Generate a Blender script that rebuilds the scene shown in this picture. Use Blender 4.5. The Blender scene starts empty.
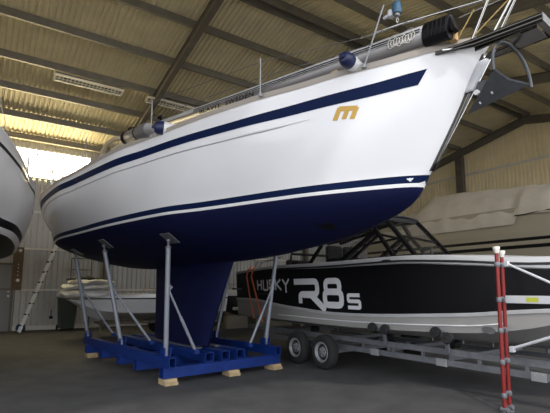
import bpy, math, random
from mathutils import Vector, Matrix
random.seed(7)
C = bpy.context.scene.collection
PI = math.pi
R = math.radians

# ---------------------------------------------------------------- materials
def mat(name, col, rough=.6, metal=0., spec=.5, noise=0., nscale=6., bump=0., bscale=40., emit=None, trans=0., alpha=1., coat=0., col2=None):
    m = bpy.data.materials.new(name); m.use_nodes = True
    nt = m.node_tree; b = nt.nodes['Principled BSDF']
    c = (*col, 1)
    b.inputs['Base Color'].default_value = c
    b.inputs['Roughness'].default_value = rough
    b.inputs['Metallic'].default_value = metal
    b.inputs['Specular IOR Level'].default_value = spec
    b.inputs['Coat Weight'].default_value = coat
    b.inputs['Coat Roughness'].default_value = .08
    b.inputs['Transmission Weight'].default_value = trans
    b.inputs['Alpha'].default_value = alpha
    if noise or bump:
        tc = nt.nodes.new('ShaderNodeTexCoord')
    if noise:
        n = nt.nodes.new('ShaderNodeTexNoise'); n.inputs['Scale'].default_value = nscale; n.inputs['Detail'].default_value = 6
        nt.links.new(tc.outputs['Object'], n.inputs['Vector'])
        mx = nt.nodes.new('ShaderNodeMixRGB'); mx.blend_type = 'MIX'
        mx.inputs[1].default_value = c
        c2 = col2 if col2 else tuple(x * (1 - noise) for x in col)
        mx.inputs[2].default_value = (*c2, 1)
        rp = nt.nodes.new('ShaderNodeValToRGB'); rp.color_ramp.elements[0].position = .35; rp.color_ramp.elements[1].position = .7
        nt.links.new(n.outputs['Fac'], rp.inputs['Fac'])
        nt.links.new(rp.outputs['Color'], mx.inputs[0])
        nt.links.new(mx.outputs[0], b.inputs['Base Color'])
    if bump:
        n2 = nt.nodes.new('ShaderNodeTexNoise'); n2.inputs['Scale'].default_value = bscale; n2.inputs['Detail'].default_value = 4
        nt.links.new(tc.outputs['Object'], n2.inputs['Vector'])
        bp = nt.nodes.new('ShaderNodeBump'); bp.inputs['Strength'].default_value = bump; bp.inputs['Distance'].default_value = .02
        nt.links.new(n2.outputs['Fac'], bp.inputs['Height']); nt.links.new(bp.outputs['Normal'], b.inputs['Normal'])
    if emit:
        b.inputs['Emission Color'].default_value = (*emit[0], 1); b.inputs['Emission Strength'].default_value = emit[1]
    return m

M = {}
M['roof'] = mat('roof_sheet_paint', (.74, .65, .43), .55, noise=.15, nscale=1.6)
M['wallsheet'] = mat('wall_sheet_paint', (.50, .49, .465), .55, noise=.15, nscale=1.2)
M['gablesheet'] = mat('gable_sheet_paint', (.82, .70, .44), .6, noise=.12, nscale=1.2)
M['steel'] = mat('painted_frame_steel', (.15, .13, .10), .6, noise=.3, nscale=3)
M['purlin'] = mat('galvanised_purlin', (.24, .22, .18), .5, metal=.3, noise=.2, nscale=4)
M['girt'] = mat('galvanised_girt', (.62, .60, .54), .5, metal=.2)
M['floor'] = mat('asphalt_floor', (.078, .078, .08), .8, noise=.35, nscale=2.2, bump=.4, bscale=160)
M['apron'] = mat('pale_concrete', (.22, .21, .19), .85, noise=.2, nscale=2)
M['window'] = mat('daylit_window_pane', (.9, .88, .8), .4, emit=((1., .84, .50), 14))
M['gel'] = mat('white_gelcoat', (.80, .80, .82), .22, noise=.03, nscale=1.5, coat=.3)
M['gelold'] = mat('aged_gelcoat', (.86, .84, .82), .3, noise=.04, nscale=2, coat=.2)
M['navy'] = mat('navy_gelcoat', (.004, .012, .052), .5, spec=.08)
M['anti'] = mat('navy_antifouling', (.0035, .0058, .040), .6, spec=.2, noise=.12, nscale=3)
M['rim'] = mat('wheel_rim_silver', (.34, .35, .36), .45, metal=.3)
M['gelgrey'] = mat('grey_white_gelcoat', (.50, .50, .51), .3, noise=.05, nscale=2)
M['gelshade'] = mat('shaded_hull_gelcoat', (.37, .36, .345), .35, noise=.06, nscale=2)  # darker copy of the motorboat gelcoat; lower hull shade put into the colour
M['white'] = mat('white_paint', (.8, .8, .8), .35)
M['black'] = mat('black_paint', (.005, .005, .006), .45, spec=.2)
M['blackmat'] = mat('matt_black', (.012, .012, .013), .7)
M['rubber'] = mat('tyre_rubber', (.016, .016, .017), .85, bump=.2, bscale=90)
M['galv'] = mat('galvanised_steel', (.19, .20, .22), .5, metal=.4, noise=.2, nscale=14)
M['postgalv'] = mat('post_galvanised', (.27, .29, .33), .5, metal=.35, noise=.12, nscale=9)
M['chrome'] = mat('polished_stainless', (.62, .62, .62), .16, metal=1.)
M['darkchrome'] = mat('shaded_stainless', (.11, .105, .10), .22, metal=1.)  # dark copy of polished stainless; dark reflections put into the base colour
M['alu'] = mat('anodised_aluminium', (.62, .63, .66), .45, metal=.2)
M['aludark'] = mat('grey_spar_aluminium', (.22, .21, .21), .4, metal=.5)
M['blue'] = mat('cradle_blue_paint', (.005, .028, .18), .5, spec=.3, noise=.25, nscale=6)
M['timber'] = mat('raw_timber', (.52, .39, .22), .8, noise=.3, nscale=12)
M['board'] = mat('brown_board', (.16, .105, .06), .75, noise=.25, nscale=8)
M['orange'] = mat('orange_webbing', (1., .26, .13), .7)
M['red'] = mat('red_tube_paint', (.20, .014, .012), .4)
M['gold'] = mat('gold_vinyl', (.56, .33, .045), .4)
M['beige'] = mat('beige_toe_rail', (.36, .32, .28), .6)
M['cream'] = mat('cream_fabric', (.55, .47, .33), .8)
M['canvas'] = mat('beige_canvas_cover', (.50, .45, .37), .85, noise=.15, nscale=2.5, bump=.5, bscale=7)
M['bghull'] = mat('cream_hull', (.30, .265, .20), .45)
M['fender'] = mat('white_fender_vinyl', (.78, .78, .77), .4)
M['fnavy'] = mat('navy_fender_end', (.012, .018, .07), .4)
M['letter'] = mat('silver_lettering', (.82, .83, .85), .45)
M['letterdim'] = mat('dark_grey_lettering', (.045, .045, .05), .5)
M['glass'] = mat('smoked_glass', (.10, .095, .085), .05, alpha=.12)
M['tarp'] = mat('white_tarpaulin', (.90, .88, .85), .8, noise=.1, nscale=5, bump=.4, bscale=9)
M['bin'] = mat('dark_green_bin', (.022, .032, .022), .5)
M['rope'] = mat('yellow_rope', (.55, .40, .15), .8)
M['ropewhite'] = mat('white_rope', (.72, .68, .62), .8)
M['lamp'] = mat('fluorescent_batten_white', (.85, .80, .66), .5)
M['tube'] = mat('unlit_tube', (.78, .73, .60), .35)
M['anchor'] = mat('anchor_galvanised', (.085, .09, .10), .5, metal=.4, noise=.2, nscale=10)
M['label'] = mat('yellow_green_label', (.50, .52, .05), .5)
M['bluebag'] = mat('blue_plastic', (.02, .06, .16), .5)
M['door'] = mat('grey_door', (.20, .195, .19), .5)
M['teal'] = mat('blue_drum', (.03, .10, .17), .4)
M['wood'] = mat('honey_wood', (.55, .34, .14), .6)

# ---------------------------------------------------------------- mesh builder
class MB:
    def __init__(s): s.v = []; s.f = []; s.m = []
    def add(s, vs, fs, mi=0):
        o = len(s.v); s.v += [tuple(x) for x in vs]; s.f += [tuple(i + o for i in f) for f in fs]; s.m += [mi] * len(fs); return s
    def box(s, x0, x1, y0, y1, z0, z1, mi=0):
        vs = [(x, y, z) for x in (x0, x1) for y in (y0, y1) for z in (z0, z1)]
        return s.add(vs, [(0, 1, 3, 2), (4, 6, 7, 5), (0, 4, 5, 1), (2, 3, 7, 6), (0, 2, 6, 4), (1, 5, 7, 3)], mi)
    def beam(s, p0, p1, w, h, up=(0, 0, 1), mi=0):
        p0, p1 = Vector(p0), Vector(p1); d = (p1 - p0).normalized(); up = Vector(up)
        sd = d.cross(up)
        if sd.length < 1e-5: sd = d.cross(Vector((1, 0, 0)))
        sd.normalize(); u = sd.cross(d).normalized()
        vs = [p + sd * (a * w / 2) + u * (b * h / 2) for p in (p0, p1) for a, b in ((-1, -1), (1, -1), (1, 1), (-1, 1))]
        return s.add(vs, [(0, 1, 2, 3), (7, 6, 5, 4), (0, 4, 5, 1), (1, 5, 6, 2), (2, 6, 7, 3), (3, 7, 4, 0)], mi)
    def tube(s, pts, r, n=10, cap=True, mi=0, closed=False):
        pts = [Vector(p) for p in pts]; N = len(pts); rs = r if isinstance(r, (list, tuple)) else [r] * N
        vs = []; prev = None
        for i, p in enumerate(pts):
            if closed: d = pts[(i + 1) % N] - pts[i - 1]
            else: d = pts[min(i + 1, N - 1)] - pts[max(i - 1, 0)]
            d.normalize()
            if prev is None:
                x = d.cross(Vector((0, 0, 1)))
                if x.length < 1e-4: x = d.cross(Vector((1, 0, 0)))
            else: x = prev - d * prev.dot(d)
            x.normalize(); prev = x; y = d.cross(x)
            vs += [p + (x * math.cos(2 * PI * k / n) + y * math.sin(2 * PI * k / n)) * rs[i] for k in range(n)]
        fs = []
        for i in range(N if closed else N - 1):
            j = (i + 1) % N
            fs += [(i * n + k, i * n + (k + 1) % n, j * n + (k + 1) % n, j * n + k) for k in range(n)]
        if cap and not closed: fs += [tuple(range(n - 1, -1, -1)), tuple((N - 1) * n + k for k in range(n))]
        return s.add(vs, fs, mi)
    def lathe(s, base, axis, prof, n=24, mi=0):
        base = Vector(base); ax = Vector(axis).normalized(); x = ax.cross(Vector((0, 0, 1)))
        if x.length < 1e-4: x = Vector((1, 0, 0))
        x.normalize(); y = ax.cross(x); vs = []; N = len(prof)
        for h, r in prof: vs += [base + ax * h + (x * math.cos(2 * PI * k / n) + y * math.sin(2 * PI * k / n)) * max(r, 1e-4) for k in range(n)]
        fs = [(i * n + k, i * n + (k + 1) % n, (i + 1) * n + (k + 1) % n, (i + 1) * n + k) for i in range(N - 1) for k in range(n)]
        fs += [tuple(range(n - 1, -1, -1)), tuple((N - 1) * n + k for k in range(n))]
        return s.add(vs, fs, mi)
    def grid(s, rows, mi=0, matf=None):
        n = len(rows[0]); o = len(s.v)
        for r in rows: s.v += [tuple(q) for q in r]
        for i in range(len(rows) - 1):
            for j in range(n - 1):
                s.f.append((o + i * n + j, o + i * n + j + 1, o + (i + 1) * n + j + 1, o + (i + 1) * n + j)); s.m.append(matf(i, j) if matf else mi)
        return s
    def prism(s, poly, fn, t0, t1, mi=0):
        n = len(poly); vs = [fn(x, y, t0) for x, y in poly] + [fn(x, y, t1) for x, y in poly]
        fs = [tuple(range(n - 1, -1, -1)), tuple(range(n, 2 * n))] + [(k, (k + 1) % n, n + (k + 1) % n, n + k) for k in range(n)]
        return s.add(vs, fs, mi)
    def build(s, name, ms, parent=None, smooth=False, bevel=0., merge=True, solid=0.):
        me = bpy.data.meshes.new(name); me.from_pydata(s.v, [], s.f)
        if not isinstance(ms, (list, tuple)): ms = [ms]
        for m in ms: me.materials.append(m)
        me.polygons.foreach_set('material_index', s.m)
        import bmesh
        bm = bmesh.new(); bm.from_mesh(me)
        if merge: bmesh.ops.remove_doubles(bm, verts=bm.verts, dist=1e-5)
        bmesh.ops.dissolve_degenerate(bm, edges=bm.edges, dist=1e-6)
        bmesh.ops.recalc_face_normals(bm, faces=bm.faces)
        bm.to_mesh(me); bm.free()
        if smooth:
            me.polygons.foreach_set('use_smooth', [True] * len(me.polygons))
            me.set_sharp_from_angle(angle=R(38))
        o = bpy.data.objects.new(name, me); C.objects.link(o)
        if parent: o.parent = parent
        if solid:
            md = o.modifiers.new('t', 'SOLIDIFY'); md.thickness = solid; md.offset = 0
        if bevel:
            md = o.modifiers.new('b', 'BEVEL'); md.width = bevel; md.segments = 2; md.limit_method = 'ANGLE'
        return o

def tag(o, label=None, cat=None, group=None, kind=None):
    if label: o['label'] = label
    if cat: o['category'] = cat
    if group: o['group'] = group
    if kind: o['kind'] = kind
    return o
def thing(name, label, cat, loc=(0, 0, 0), rz=0., group=None):
    o = bpy.data.objects.new(name, None); C.objects.link(o); o.location = loc; o.rotation_euler = (0, 0, rz); o.empty_display_size = .2
    return tag(o, label, cat, group)
def dup(root, loc, rz, label, group=None):
    r = root.copy(); C.objects.link(r); r.location = loc; r.rotation_euler = (0, 0, rz); r['label'] = label
    if group: r['group'] = group
    for ch in list(root.children):
        c = ch.copy(); C.objects.link(c); c.parent = r
        for g in list(ch.children):
            d = g.copy(); C.objects.link(d); d.parent = c
    return r
def struct(o): o['kind'] = 'structure'; return o
def text(s, size, fn, name, m, parent, bold=0., spacing=1., th=.002):
    cu = bpy.data.curves.new(name, 'FONT'); cu.body = s; cu.size = size; cu.offset = bold; cu.space_character = spacing; cu.resolution_u = 3
    t = bpy.data.objects.new(name, cu); C.objects.link(t)
    dg = bpy.context.evaluated_depsgraph_get(); me = bpy.data.meshes.new_from_object(t.evaluated_get(dg))
    bpy.data.objects.remove(t); bpy.data.curves.remove(cu)
    w = max(v.co.x for v in me.vertices)
    for v in me.vertices: v.co = fn(v.co.x, v.co.y, w)
    me.materials.clear(); me.materials.append(m); me.name = name
    o = bpy.data.objects.new(name, me); C.objects.link(o); o.parent = parent
    md = o.modifiers.new('t', 'SOLIDIFY'); md.thickness = th; md.offset = 0
    return o

# building frame: u along the shed, v across it
BA = R(34.4); cb, sb = math.cos(BA), math.sin(BA)
def W(u, v, z=0.): return Vector((u * cb - v * sb, u * sb + v * cb, z))
# yacht frame: a = metres aft, q = metres to port
YA = R(40)
def Y(a, q, z=0.): return Vector((-math.sin(YA) * a + math.cos(YA) * q, math.cos(YA) * a + math.sin(YA) * q, z))

# ---------------------------------------------------------------- setting
V_L = 19.2; U_G = 20.2; V_R = 9.35; V_E = -.5; U_0 = -7.5
def zroof(v): return 7.1 + .22 * (V_L - v) if v > V_R else 7.1 + .22 * (V_L - V_R) - .22 * (V_R - v)
def corr(n_from, n_to, pitch, depth):
    # trapezoid corrugation: (distance, offset)
    out = []; x = n_from
    while x < n_to:
        for f, d in ((0, 0), (.30, 0), (.42, depth), (.72, depth), (.84, 0)):
            if x + f * pitch <= n_to: out.append((x + f * pitch, d))
        x += pitch
    out.append((n_to, out[-1][1]))
    if out[-1][1]: out.append((n_to, 0))
    return out
mb = MB(); mb.box(-14, 22, -14, 22, -.25, 0)
b = MB()
vs = [W(U_0, V_E - 1), W(U_G + .3, V_E - 1), W(U_G + .3, V_L + .3), W(U_0, V_L + .3)]
b.add([x - Vector((0, 0, .3)) for x in vs] + vs, [(3, 2, 1, 0), (4, 5, 6, 7), (0, 1, 5, 4), (1, 2, 6, 5), (2, 3, 7, 6), (3, 0, 4, 7)])
struct(b.build('floor', M['floor']))
b = MB(); b.add([W(-40, -40, -.31), W(50, -40, -.31), W(50, 50, -.31), W(-40, 50, -.31)], [(0, 1, 2, 3)])
struct(b.build('ground', M['apron']))  # unseen ground outside; pale so it bounces daylight up to the roof

b = MB()
cs = corr(U_0, U_G + .2, .15, .045)
for va, vb in ((V_L + .3, V_R), (V_R, .6)):
    b.grid([[W(u, va, zroof(va) + .23 + d) for u, d in cs], [W(u, vb, zroof(vb) + .23 + d) for u, d in cs]])
struct(b.build('ceiling', M['roof'], solid=.004))
# purlins: lipped channel sections
def purlin(v, z0):
    b = MB()
    prof = [(-.04, 0), (.04, 0), (.04, .02), (-.02, .02), (-.02, .20), (.04, .20), (.04, .22), (-.04, .22)]
    b.prism(prof, lambda x, y, t: W(t, v + x, z0 + y), U_0, U_G)
    struct(b.build('purlin', M['purlin']))
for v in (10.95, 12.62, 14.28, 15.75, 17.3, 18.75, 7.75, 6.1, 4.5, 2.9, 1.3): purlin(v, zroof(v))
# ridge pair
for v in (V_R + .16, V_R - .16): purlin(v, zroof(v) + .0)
def rafter(u, vmin=.7):
    b = MB()
    for va, vb in ((V_L - .05, V_R), (V_R, vmin)):
        pa, pb = W(u, va, zroof(va)), W(u, vb, zroof(vb))
        dz = Vector((0, 0, 1))
        b.beam(pa - dz * .17, pb - dz * .17, .012, .30); b.beam(pa - dz * .012, pb - dz * .012, .17, .016); b.beam(pa - dz * .33, pb - dz * .33, .17, .016)
    return struct(b.build('rafter', M['steel']))
for u in (-.7, 4.75, 9.9, 15.0, U_G - .18): rafter(u)
def column(u, v, h, w=.2):
    b = MB(); p = W(u, v); 
    for (x0, x1, y0, y1) in ((-w / 2, w / 2, -w * .7, -w * .7 + .016), (-w / 2, w / 2, w * .7 - .016, w * .7), (-.006, .006, -w * .7, w * .7)):
        vs = [W(u + x, v + y, z) for x in (x0, x1) for y in (y0, y1) for z in (0, h)]
        b.add(vs, [(0, 1, 3, 2), (4, 6, 7, 5), (0, 4, 5, 1), (2, 3, 7, 6), (0, 2, 6, 4), (1, 5, 7, 3)])
    struct(b.build('column', M['steel']))
for u in (-.7, 4.55, 9.9, 15.0): column(u, V_L - .25, zroof(V_L - .3) - .34)
for v in (12.6, 6.1): column(U_G - .2, v, zroof(v) - .35, .26)
# left wall with the window strip
def wall_v(v, u0, u1, z0, z1, b):
    cs = corr(u0, u1, .2, .05); b.grid([[W(u, v + d, z0) for u, d in cs], [W(u, v + d, z1) for u, d in cs]])
b = MB(); WU0, WU1, WZ0, WZ1 = -1.0, 3.72, 5.85, 6.98
wall_v(V_L, U_0, WU0, 0, 7.3, b); wall_v(V_L, WU0, WU1, 0, WZ0, b); wall_v(V_L, WU0, WU1, WZ1, 7.3, b); wall_v(V_L, WU1, U_G, 0, 7.3, b)
struct(b.build('wall_left', M['wallsheet'], solid=.004))
b = MB(); n = 5
b.box(0, 1, 0, 1, 0, 1) if False else None
vs = [W(WU0, V_L + .02, WZ0), W(WU1, V_L + .02, WZ0), W(WU1, V_L + .02, WZ1), W(WU0, V_L + .02, WZ1)]
b.add(vs + [x + Vector((-sb * .03, cb * .03, 0)) for x in vs], [(0, 1, 2, 3), (7, 6, 5, 4), (0, 4, 5, 1), (1, 5, 6, 2), (2, 6, 7, 3), (3, 7, 4, 0)])
win = struct(b.build('window_1', M['window']))
b = MB(); b.beam(W(WU0, V_L - .04, 6.8), W(WU1, V_L - .04, 6.8), .05, .05); b.beam(W(WU0, V_L - .02, WZ0), W(WU1, V_L - .02, WZ0), .06, .06)
for u in (.4, 1.75, 2.7): b.beam(W(u, V_L - .03, WZ0), W(u, V_L - .03, WZ1), .045, .045, up=(1, 0, 0))
struct(b.build('window_frame', M['girt'], win))
# wall girts
for z in (1.5, 3.06, 4.5):
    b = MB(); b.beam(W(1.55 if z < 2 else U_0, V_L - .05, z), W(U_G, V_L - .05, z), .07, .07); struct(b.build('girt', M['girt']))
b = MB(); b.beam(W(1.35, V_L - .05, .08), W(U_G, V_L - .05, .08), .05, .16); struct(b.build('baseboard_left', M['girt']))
# gable wall
b = MB(); cs = corr(V_E, V_L, .18, .05)
b.grid([[W(U_G + d, v, 0) for v, d in cs], [W(U_G + d, v, zroof(v) + .24) for v, d in cs]])
struct(b.build('wall_back', M['gablesheet'], solid=.004))
for z in (2.4, 4.8, 7.24):
    b = MB(); b.beam(W(U_G - .05, V_E, z), W(U_G - .05, V_L, z), .07, .09); struct(b.build('girt', M['girt']))
# unseen near gable wall; its edge placed to keep daylight off the yacht stern
b = MB(); cs = corr(7.0, V_L, .2, .035)
b.grid([[W(U_0 - d, v, 0) for v, d in cs], [W(U_0 - d, v, zroof(v) + .24) for v, d in cs]])
struct(b.build('wall_front', M['wallsheet'], solid=.004))

# ---------------------------------------------------------------- yacht hull shape
def itp(x, T):
    n = len(T)
    if x <= T[0][0]: return T[0][1]
    if x >= T[-1][0]: return T[-1][1]
    i = 0
    while x > T[i + 1][0]: i += 1
    sl = lambda j: (T[j + 1][1] - T[j][1]) / (T[j + 1][0] - T[j][0])
    def m(j):
        if j == 0: return sl(0)
        if j == n - 1: return sl(n - 2)
        a_, b_ = sl(j - 1), sl(j)
        return 0 if a_ * b_ <= 0 else 2 * a_ * b_ / (a_ + b_)
    h = T[i + 1][0] - T[i][0]; t = (x - T[i][0]) / h
    return T[i][1] * (2 * t ** 3 - 3 * t * t + 1) + m(i) * h * (t ** 3 - 2 * t * t + t) + T[i + 1][1] * (3 * t * t - 2 * t ** 3) + m(i + 1) * h * (t ** 3 - t * t)
STEM = [(2.8, 2.61), (3.37, 2.255), (4.03, 1.875), (4.12, 1.80)]
STERN = [(2.8, 13.0), (4.0, 13.6)]
HS = [(0, .03), (.4, .28), (1.0, .52), (1.45, .71), (1.97, .88), (2.52, 1.09), (3.19, 1.28), (4.02, 1.47), (4.8, 1.62), (5.55, 1.79), (6.66, 1.9), (7.5, 1.96), (8.5, 2.05), (10.3, 1.99), (12, 1.64)]
HW = [(0, .02), (.23, .2), (.76, .47), (1.37, .72), (3.03, 1.2), (3.77, 1.45), (5.1, 1.64), (5.9, 1.71), (7.0, 1.76), (8.26, 1.82), (9.5, 1.68), (10.6, 1.32)]
ZK = [(2.62, 2.8), (2.79, 2.56), (3.0, 2.43), (3.46, 2.29), (4.17, 2.15), (4.78, 2.09), (5.31, 2.04), (6.5, 2.0), (9.5, 1.98), (11, 2.05), (12.2, 2.25), (13.2, 2.6)]
ZW = 2.8
def zs(A): return 4.1 - .2 * min(1, max(0, (A - 1.9) / 8))
def hb(A, z):
    if z >= ZW:
        t = min(1, (z - ZW) / (zs(A) - ZW)); xi = A - itp(z, STEM)
        if xi < 0: return 0.
        return itp(xi, HS) * t + itp(xi, HW) * (1 - t) + .2 * t * (1 - t) * min(1, xi / 2)
    zk = itp(A, ZK)
    if z <= zk: return 0.
    return itp(A - 2.62, HW) * (1 - ((ZW - z) / (ZW - zk)) ** 2.2) ** .75
def hull_mesh(loc, band, white, ms, name, parent):
    # loc(a, q, z) -> local point, q measured to port from the centreline
    NX = 70; xs = [(i / NX) ** 1.35 for i in range(NX + 1)]
    tr = [1 - k / 13 for k in range(14)]
    ud = [0, band, band + white, -1, -1, -1, -1, -1, -1, -1, -1, -1]
    def inv(zt):
        lo, hi = 2.62, 5.0
        for _ in range(40):
            m_ = (lo + hi) / 2
            if itp(m_, ZK) > zt: lo = m_
            else: hi = m_
        return (lo + hi) / 2
    st = [2.62, inv(ZW - band)] + [inv(ZW - band - white)] * 20
    b = MB()
    for sgn in (-1, 1):
        rows = []
        for t in tr:
            row = []
            for x in xs:
                zz = ZW + t * (zs(1.9 + x * 11.7) - ZW); a = itp(zz, STEM) * (1 - x) + itp(zz, STERN) * x
                zz = ZW + t * (zs(a) - ZW)
                row.append((a, sgn * hb(a, zz) if x else 0., zz))
            rows.append(row)
        for k in range(1, len(ud)):
            row = []
            for x in xs:
                a = st[k] * (1 - x) + 13.0 * x; dep = ZW - itp(a, ZK); base = min(.99, (band + white) / max(dep, .01))
                if ud[k] >= 0: d = min(ud[k] / max(dep, .01), base * ud[k] / (band + white))
                else: d = base + (1 - base) * math.sin((k - 2) / (len(ud) - 3) * PI / 2) ** 1.15
                zz = ZW - d * dep
                row.append((a, sgn * hb(a, zz) if d < .9999 and x else 0., zz))
            rows.append(row)
        def mf(i, j):
            if i < len(tr) - 1: return 0
            i -= len(tr) - 1
            return 1 if i == 0 else 2 if i == 1 else 3
        b.grid([[loc(*q) for q in r] for r in rows], matf=mf)
        if sgn < 0: sb_rows = rows
        else:
            L = [r[-1] for r in sb_rows]; Rr = [r[-1] for r in rows]
            b.grid([[loc(*q) for q in L], [loc(*q) for q in Rr]], matf=lambda i, j: mf(j, 0))
    return b.build(name, ms, parent, smooth=True)
def deck_mesh(loc, m, name, parent):
    b = MB(); rows = []
    for i in range(50):
        a = 1.95 + (13.55 - 1.95) * i / 49; z = zs(a) - .015; h = max(.01, hb(a, z - .01) - .01)
        rows.append([loc(a, q * h, z + .06 * (1 - q * q)) for q in (-1, -.5, 0, .5, 1)])
    b.grid(rows); return b.build(name, m, parent, smooth=True)

# ---------------------------------------------------------------- main yacht
A0, Q0, Z0 = 8.2, 4.5, .58
yacht = thing('sailing_yacht', 'large white sailing yacht with navy stripes and navy bottom, propped on the blue steel cradle', 'sailboat', Y(A0, Q0, Z0), R(-50))
def YL(a, q, z): return Vector((A0 - a, q, z - Z0))        # q from the centreline, port positive
def YP(a, p, z): return YL(a, p - Q0, z)
hull_mesh(YL, .085, .042, [M['gel'], M['navy'], M['white'], M['anti']], 'hull', yacht)
deck_mesh(YL, M['gel'], 'deck', yacht)
def patch(a0, a1, zlo, zhi, off, na, nz, side=-1, slant=0.):
    rows = []
    for i in range(na + 1):
        row = []
        for k in range(nz + 1):
            t = k / nz; s = i / na
            a = a0 + (a1 - a0) * s + slant * (1 - t) * (1 - s) ** 8
            z = zlo(a) * (1 - t) + zhi(a) * t
            row.append(YL(a, side * (hb(a, z) + off), z))
        rows.append(row)
    return rows
STOP = lambda a: itp(a, [(2.3, 3.905), (3.24, 3.85), (3.86, 3.83), (5.1, 3.80), (7.7, 3.80), (10.5, 3.80), (13.5, 3.80)])
SBOT = lambda a: itp(a, [(2.3, 3.755), (3.24, 3.715), (3.86, 3.70), (5.1, 3.69), (7.9, 3.67), (10.5, 3.67), (13.5, 3.67)])
for side in (-1, 1):
    b = MB(); b.grid(patch(2.40, 13.4, SBOT, STOP, .005, 60, 2, side, .11)); b.build('cove_stripe', M['navy'], yacht, smooth=True)
    # rubbing strake: a shallow half-round moulding with its thin lower shadow painted as a grey line
    b = MB(); rows = []
    for i in range(61):
        a = 3.72 + (13.3 - 3.72) * i / 60; k = min(1, i / 4)
        zc = 3.60 - .015 * min(1, (a - 3.7) / 5); hgt = .028 * k + .006
        rows.append([YL(a, side * (hb(a, zc + dz * hgt) + .003 + pr * .016 * k), zc + dz * hgt) for dz, pr in ((1, 0), (.7, .8), (0, 1), (-.7, .8), (-1, 0))])
    b.grid(rows, matf=lambda i, j: 1 if j == 3 else 0); b.build('rubbing_strake', [M['gel'], M['alu']], yacht, smooth=True)
    b = MB(); rows = []
    for i in range(61):
        a = 1.93 + (13.55 - 1.93) * i / 60; z = zs(a); h = hb(a, z - .005)
        rows.append([YL(a, side * (h + q), z + d) for q, d in ((.006, -.035), (.012, .035), (-.03, .035), (-.03, -.03))])
    b.grid(rows); b.build('toe_rail', M['beige'], yacht, smooth=True)
# keel: foil section with raked leading edge
b = MB(); rows = []
for t in [i / 8 for i in range(9)]:
    z = .447 + (2.08 - .447) * t; le = 7.33 + (6.48 - 7.33) * (t ** 1.15 if t < 1 else 1); te = 9.62 + .05 * t
    ch = te - le; row = []
    for k in range(33):
        th = 2 * PI * k / 32; x = (1 + math.cos(th)) / 2
        y = (.15 + .04 * (1 - t)) * (2.6 * math.sqrt(max(x, 0)) * (1 - x)) * (1 if math.sin(th) >= 0 else -1) * .95
        row.append(YL(le + x * ch, y, z))
    rows.append(row)
b.grid(rows); nn = len(rows[0]); b.add([tuple(q) for q in rows[0][:-1]], [tuple(range(nn - 1))]); b.build('keel', M['anti'], yacht, smooth=True)
# gold emblem: italic m
def surf(cx_a, cz, slope, off):
    def f(x, y, t):    # x to the right on the photo = forward, y up
        a = cx_a - x; z = cz + y + slope * x
        return YL(a, -(hb(a, z) + off + t), z)
    return f
def arc(cx, cy, r, a0, a1, n=6): return [(cx + r * math.cos(R(a0 + (a1 - a0) * i / n)), cy + r * math.sin(R(a0 + (a1 - a0) * i / n))) for i in range(n + 1)]
m_poly = [(-.17, -.085), (-.10, -.085)]
def it(pts, k=.35): return [(x + k * y, y) for x, y in pts]
W_, Hh = .145, .085
mp = [(-W_, -Hh), (-W_ + .055, -Hh), (-W_ + .055, .035), (-.028, .035), (-.028, -.06), (.028, -.06), (.028, .035), (W_ - .055, .035), (W_ - .055, -.06), (W_, -.06)] + \
     [(W_, .05)] + arc(W_ - .035, Hh - .035, .035, 0, 90, 4) + [(-W_ + .035, Hh)] + arc(-W_ + .035, Hh - .035, .035, 90, 180, 4)
f = surf(3.29, 3.59, -.14, .004)
# split into convex strips so that the surface is followed
b = MB()
def quad_strip(x0, x1, y0, y1, f, n=4, k=.35, m=0):
    rows = [[f(x0 + (x1 - x0) * i / n + k * (y0 + (y1 - y0) * j / n), y0 + (y1 - y0) * j / n, 0) for j in range(n + 1)] for i in range(n + 1)]
    b.grid(rows, m)
K_ = .50
quad_strip(-.118, -.062, -.086, .04, f, k=K_); quad_strip(-.022, .030, -.074, .02, f, k=K_); quad_strip(.068, .122, -.074, .035, f, k=K_)
quad_strip(-.100, .100, .022, .080, f, k=K_); quad_strip(.100, .122, .022, .062, f, k=K_); quad_strip(-.118, -.100, .022, .068, f, k=K_)
b.build('gold_logo', M['gold'], yacht, solid=.003)
# small silver crest by the stem on the navy band
b = MB(); f2 = surf(2.775, 2.755, 0, .004)
b.prism([(x * .62, y * .62) for x, y in [(-.045, .026), (-.02, .02), (.0, .03), (.02, .02), (.048, .03), (.040, .0), (.018, -.012), (.012, -.034), (-.012, -.034), (-.02, -.012), (-.042, -.002)]], f2, 0, .004)
b.build('crest_badge', M['alu'], yacht)
# oval through hull plate
b = MB(); rows = []
for k in range(17):
    th = 2 * PI * k / 16
    rows.append([YL(3.90 + .10 * math.cos(th) * r + .02 * math.sin(th), -(hb(3.90 + .1 * math.cos(th) * r, 2.33 + .055 * math.sin(th) * r) + .004), 2.33 + .055 * math.sin(th) * r) for r in (0.02, 1)])
b.grid(rows); b.build('thruster_opening', M['black'], yacht)
b = MB(); zv = 3.02; b.lathe(YL(12.75, -hb(12.75, zv) + .01, zv), (-.25, -.97, 0), [(0, .035), (.03, .035), (.05, .028), (.05, .015)], 12); b.build('exhaust_outlet', M['white'], yacht, smooth=True)
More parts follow.
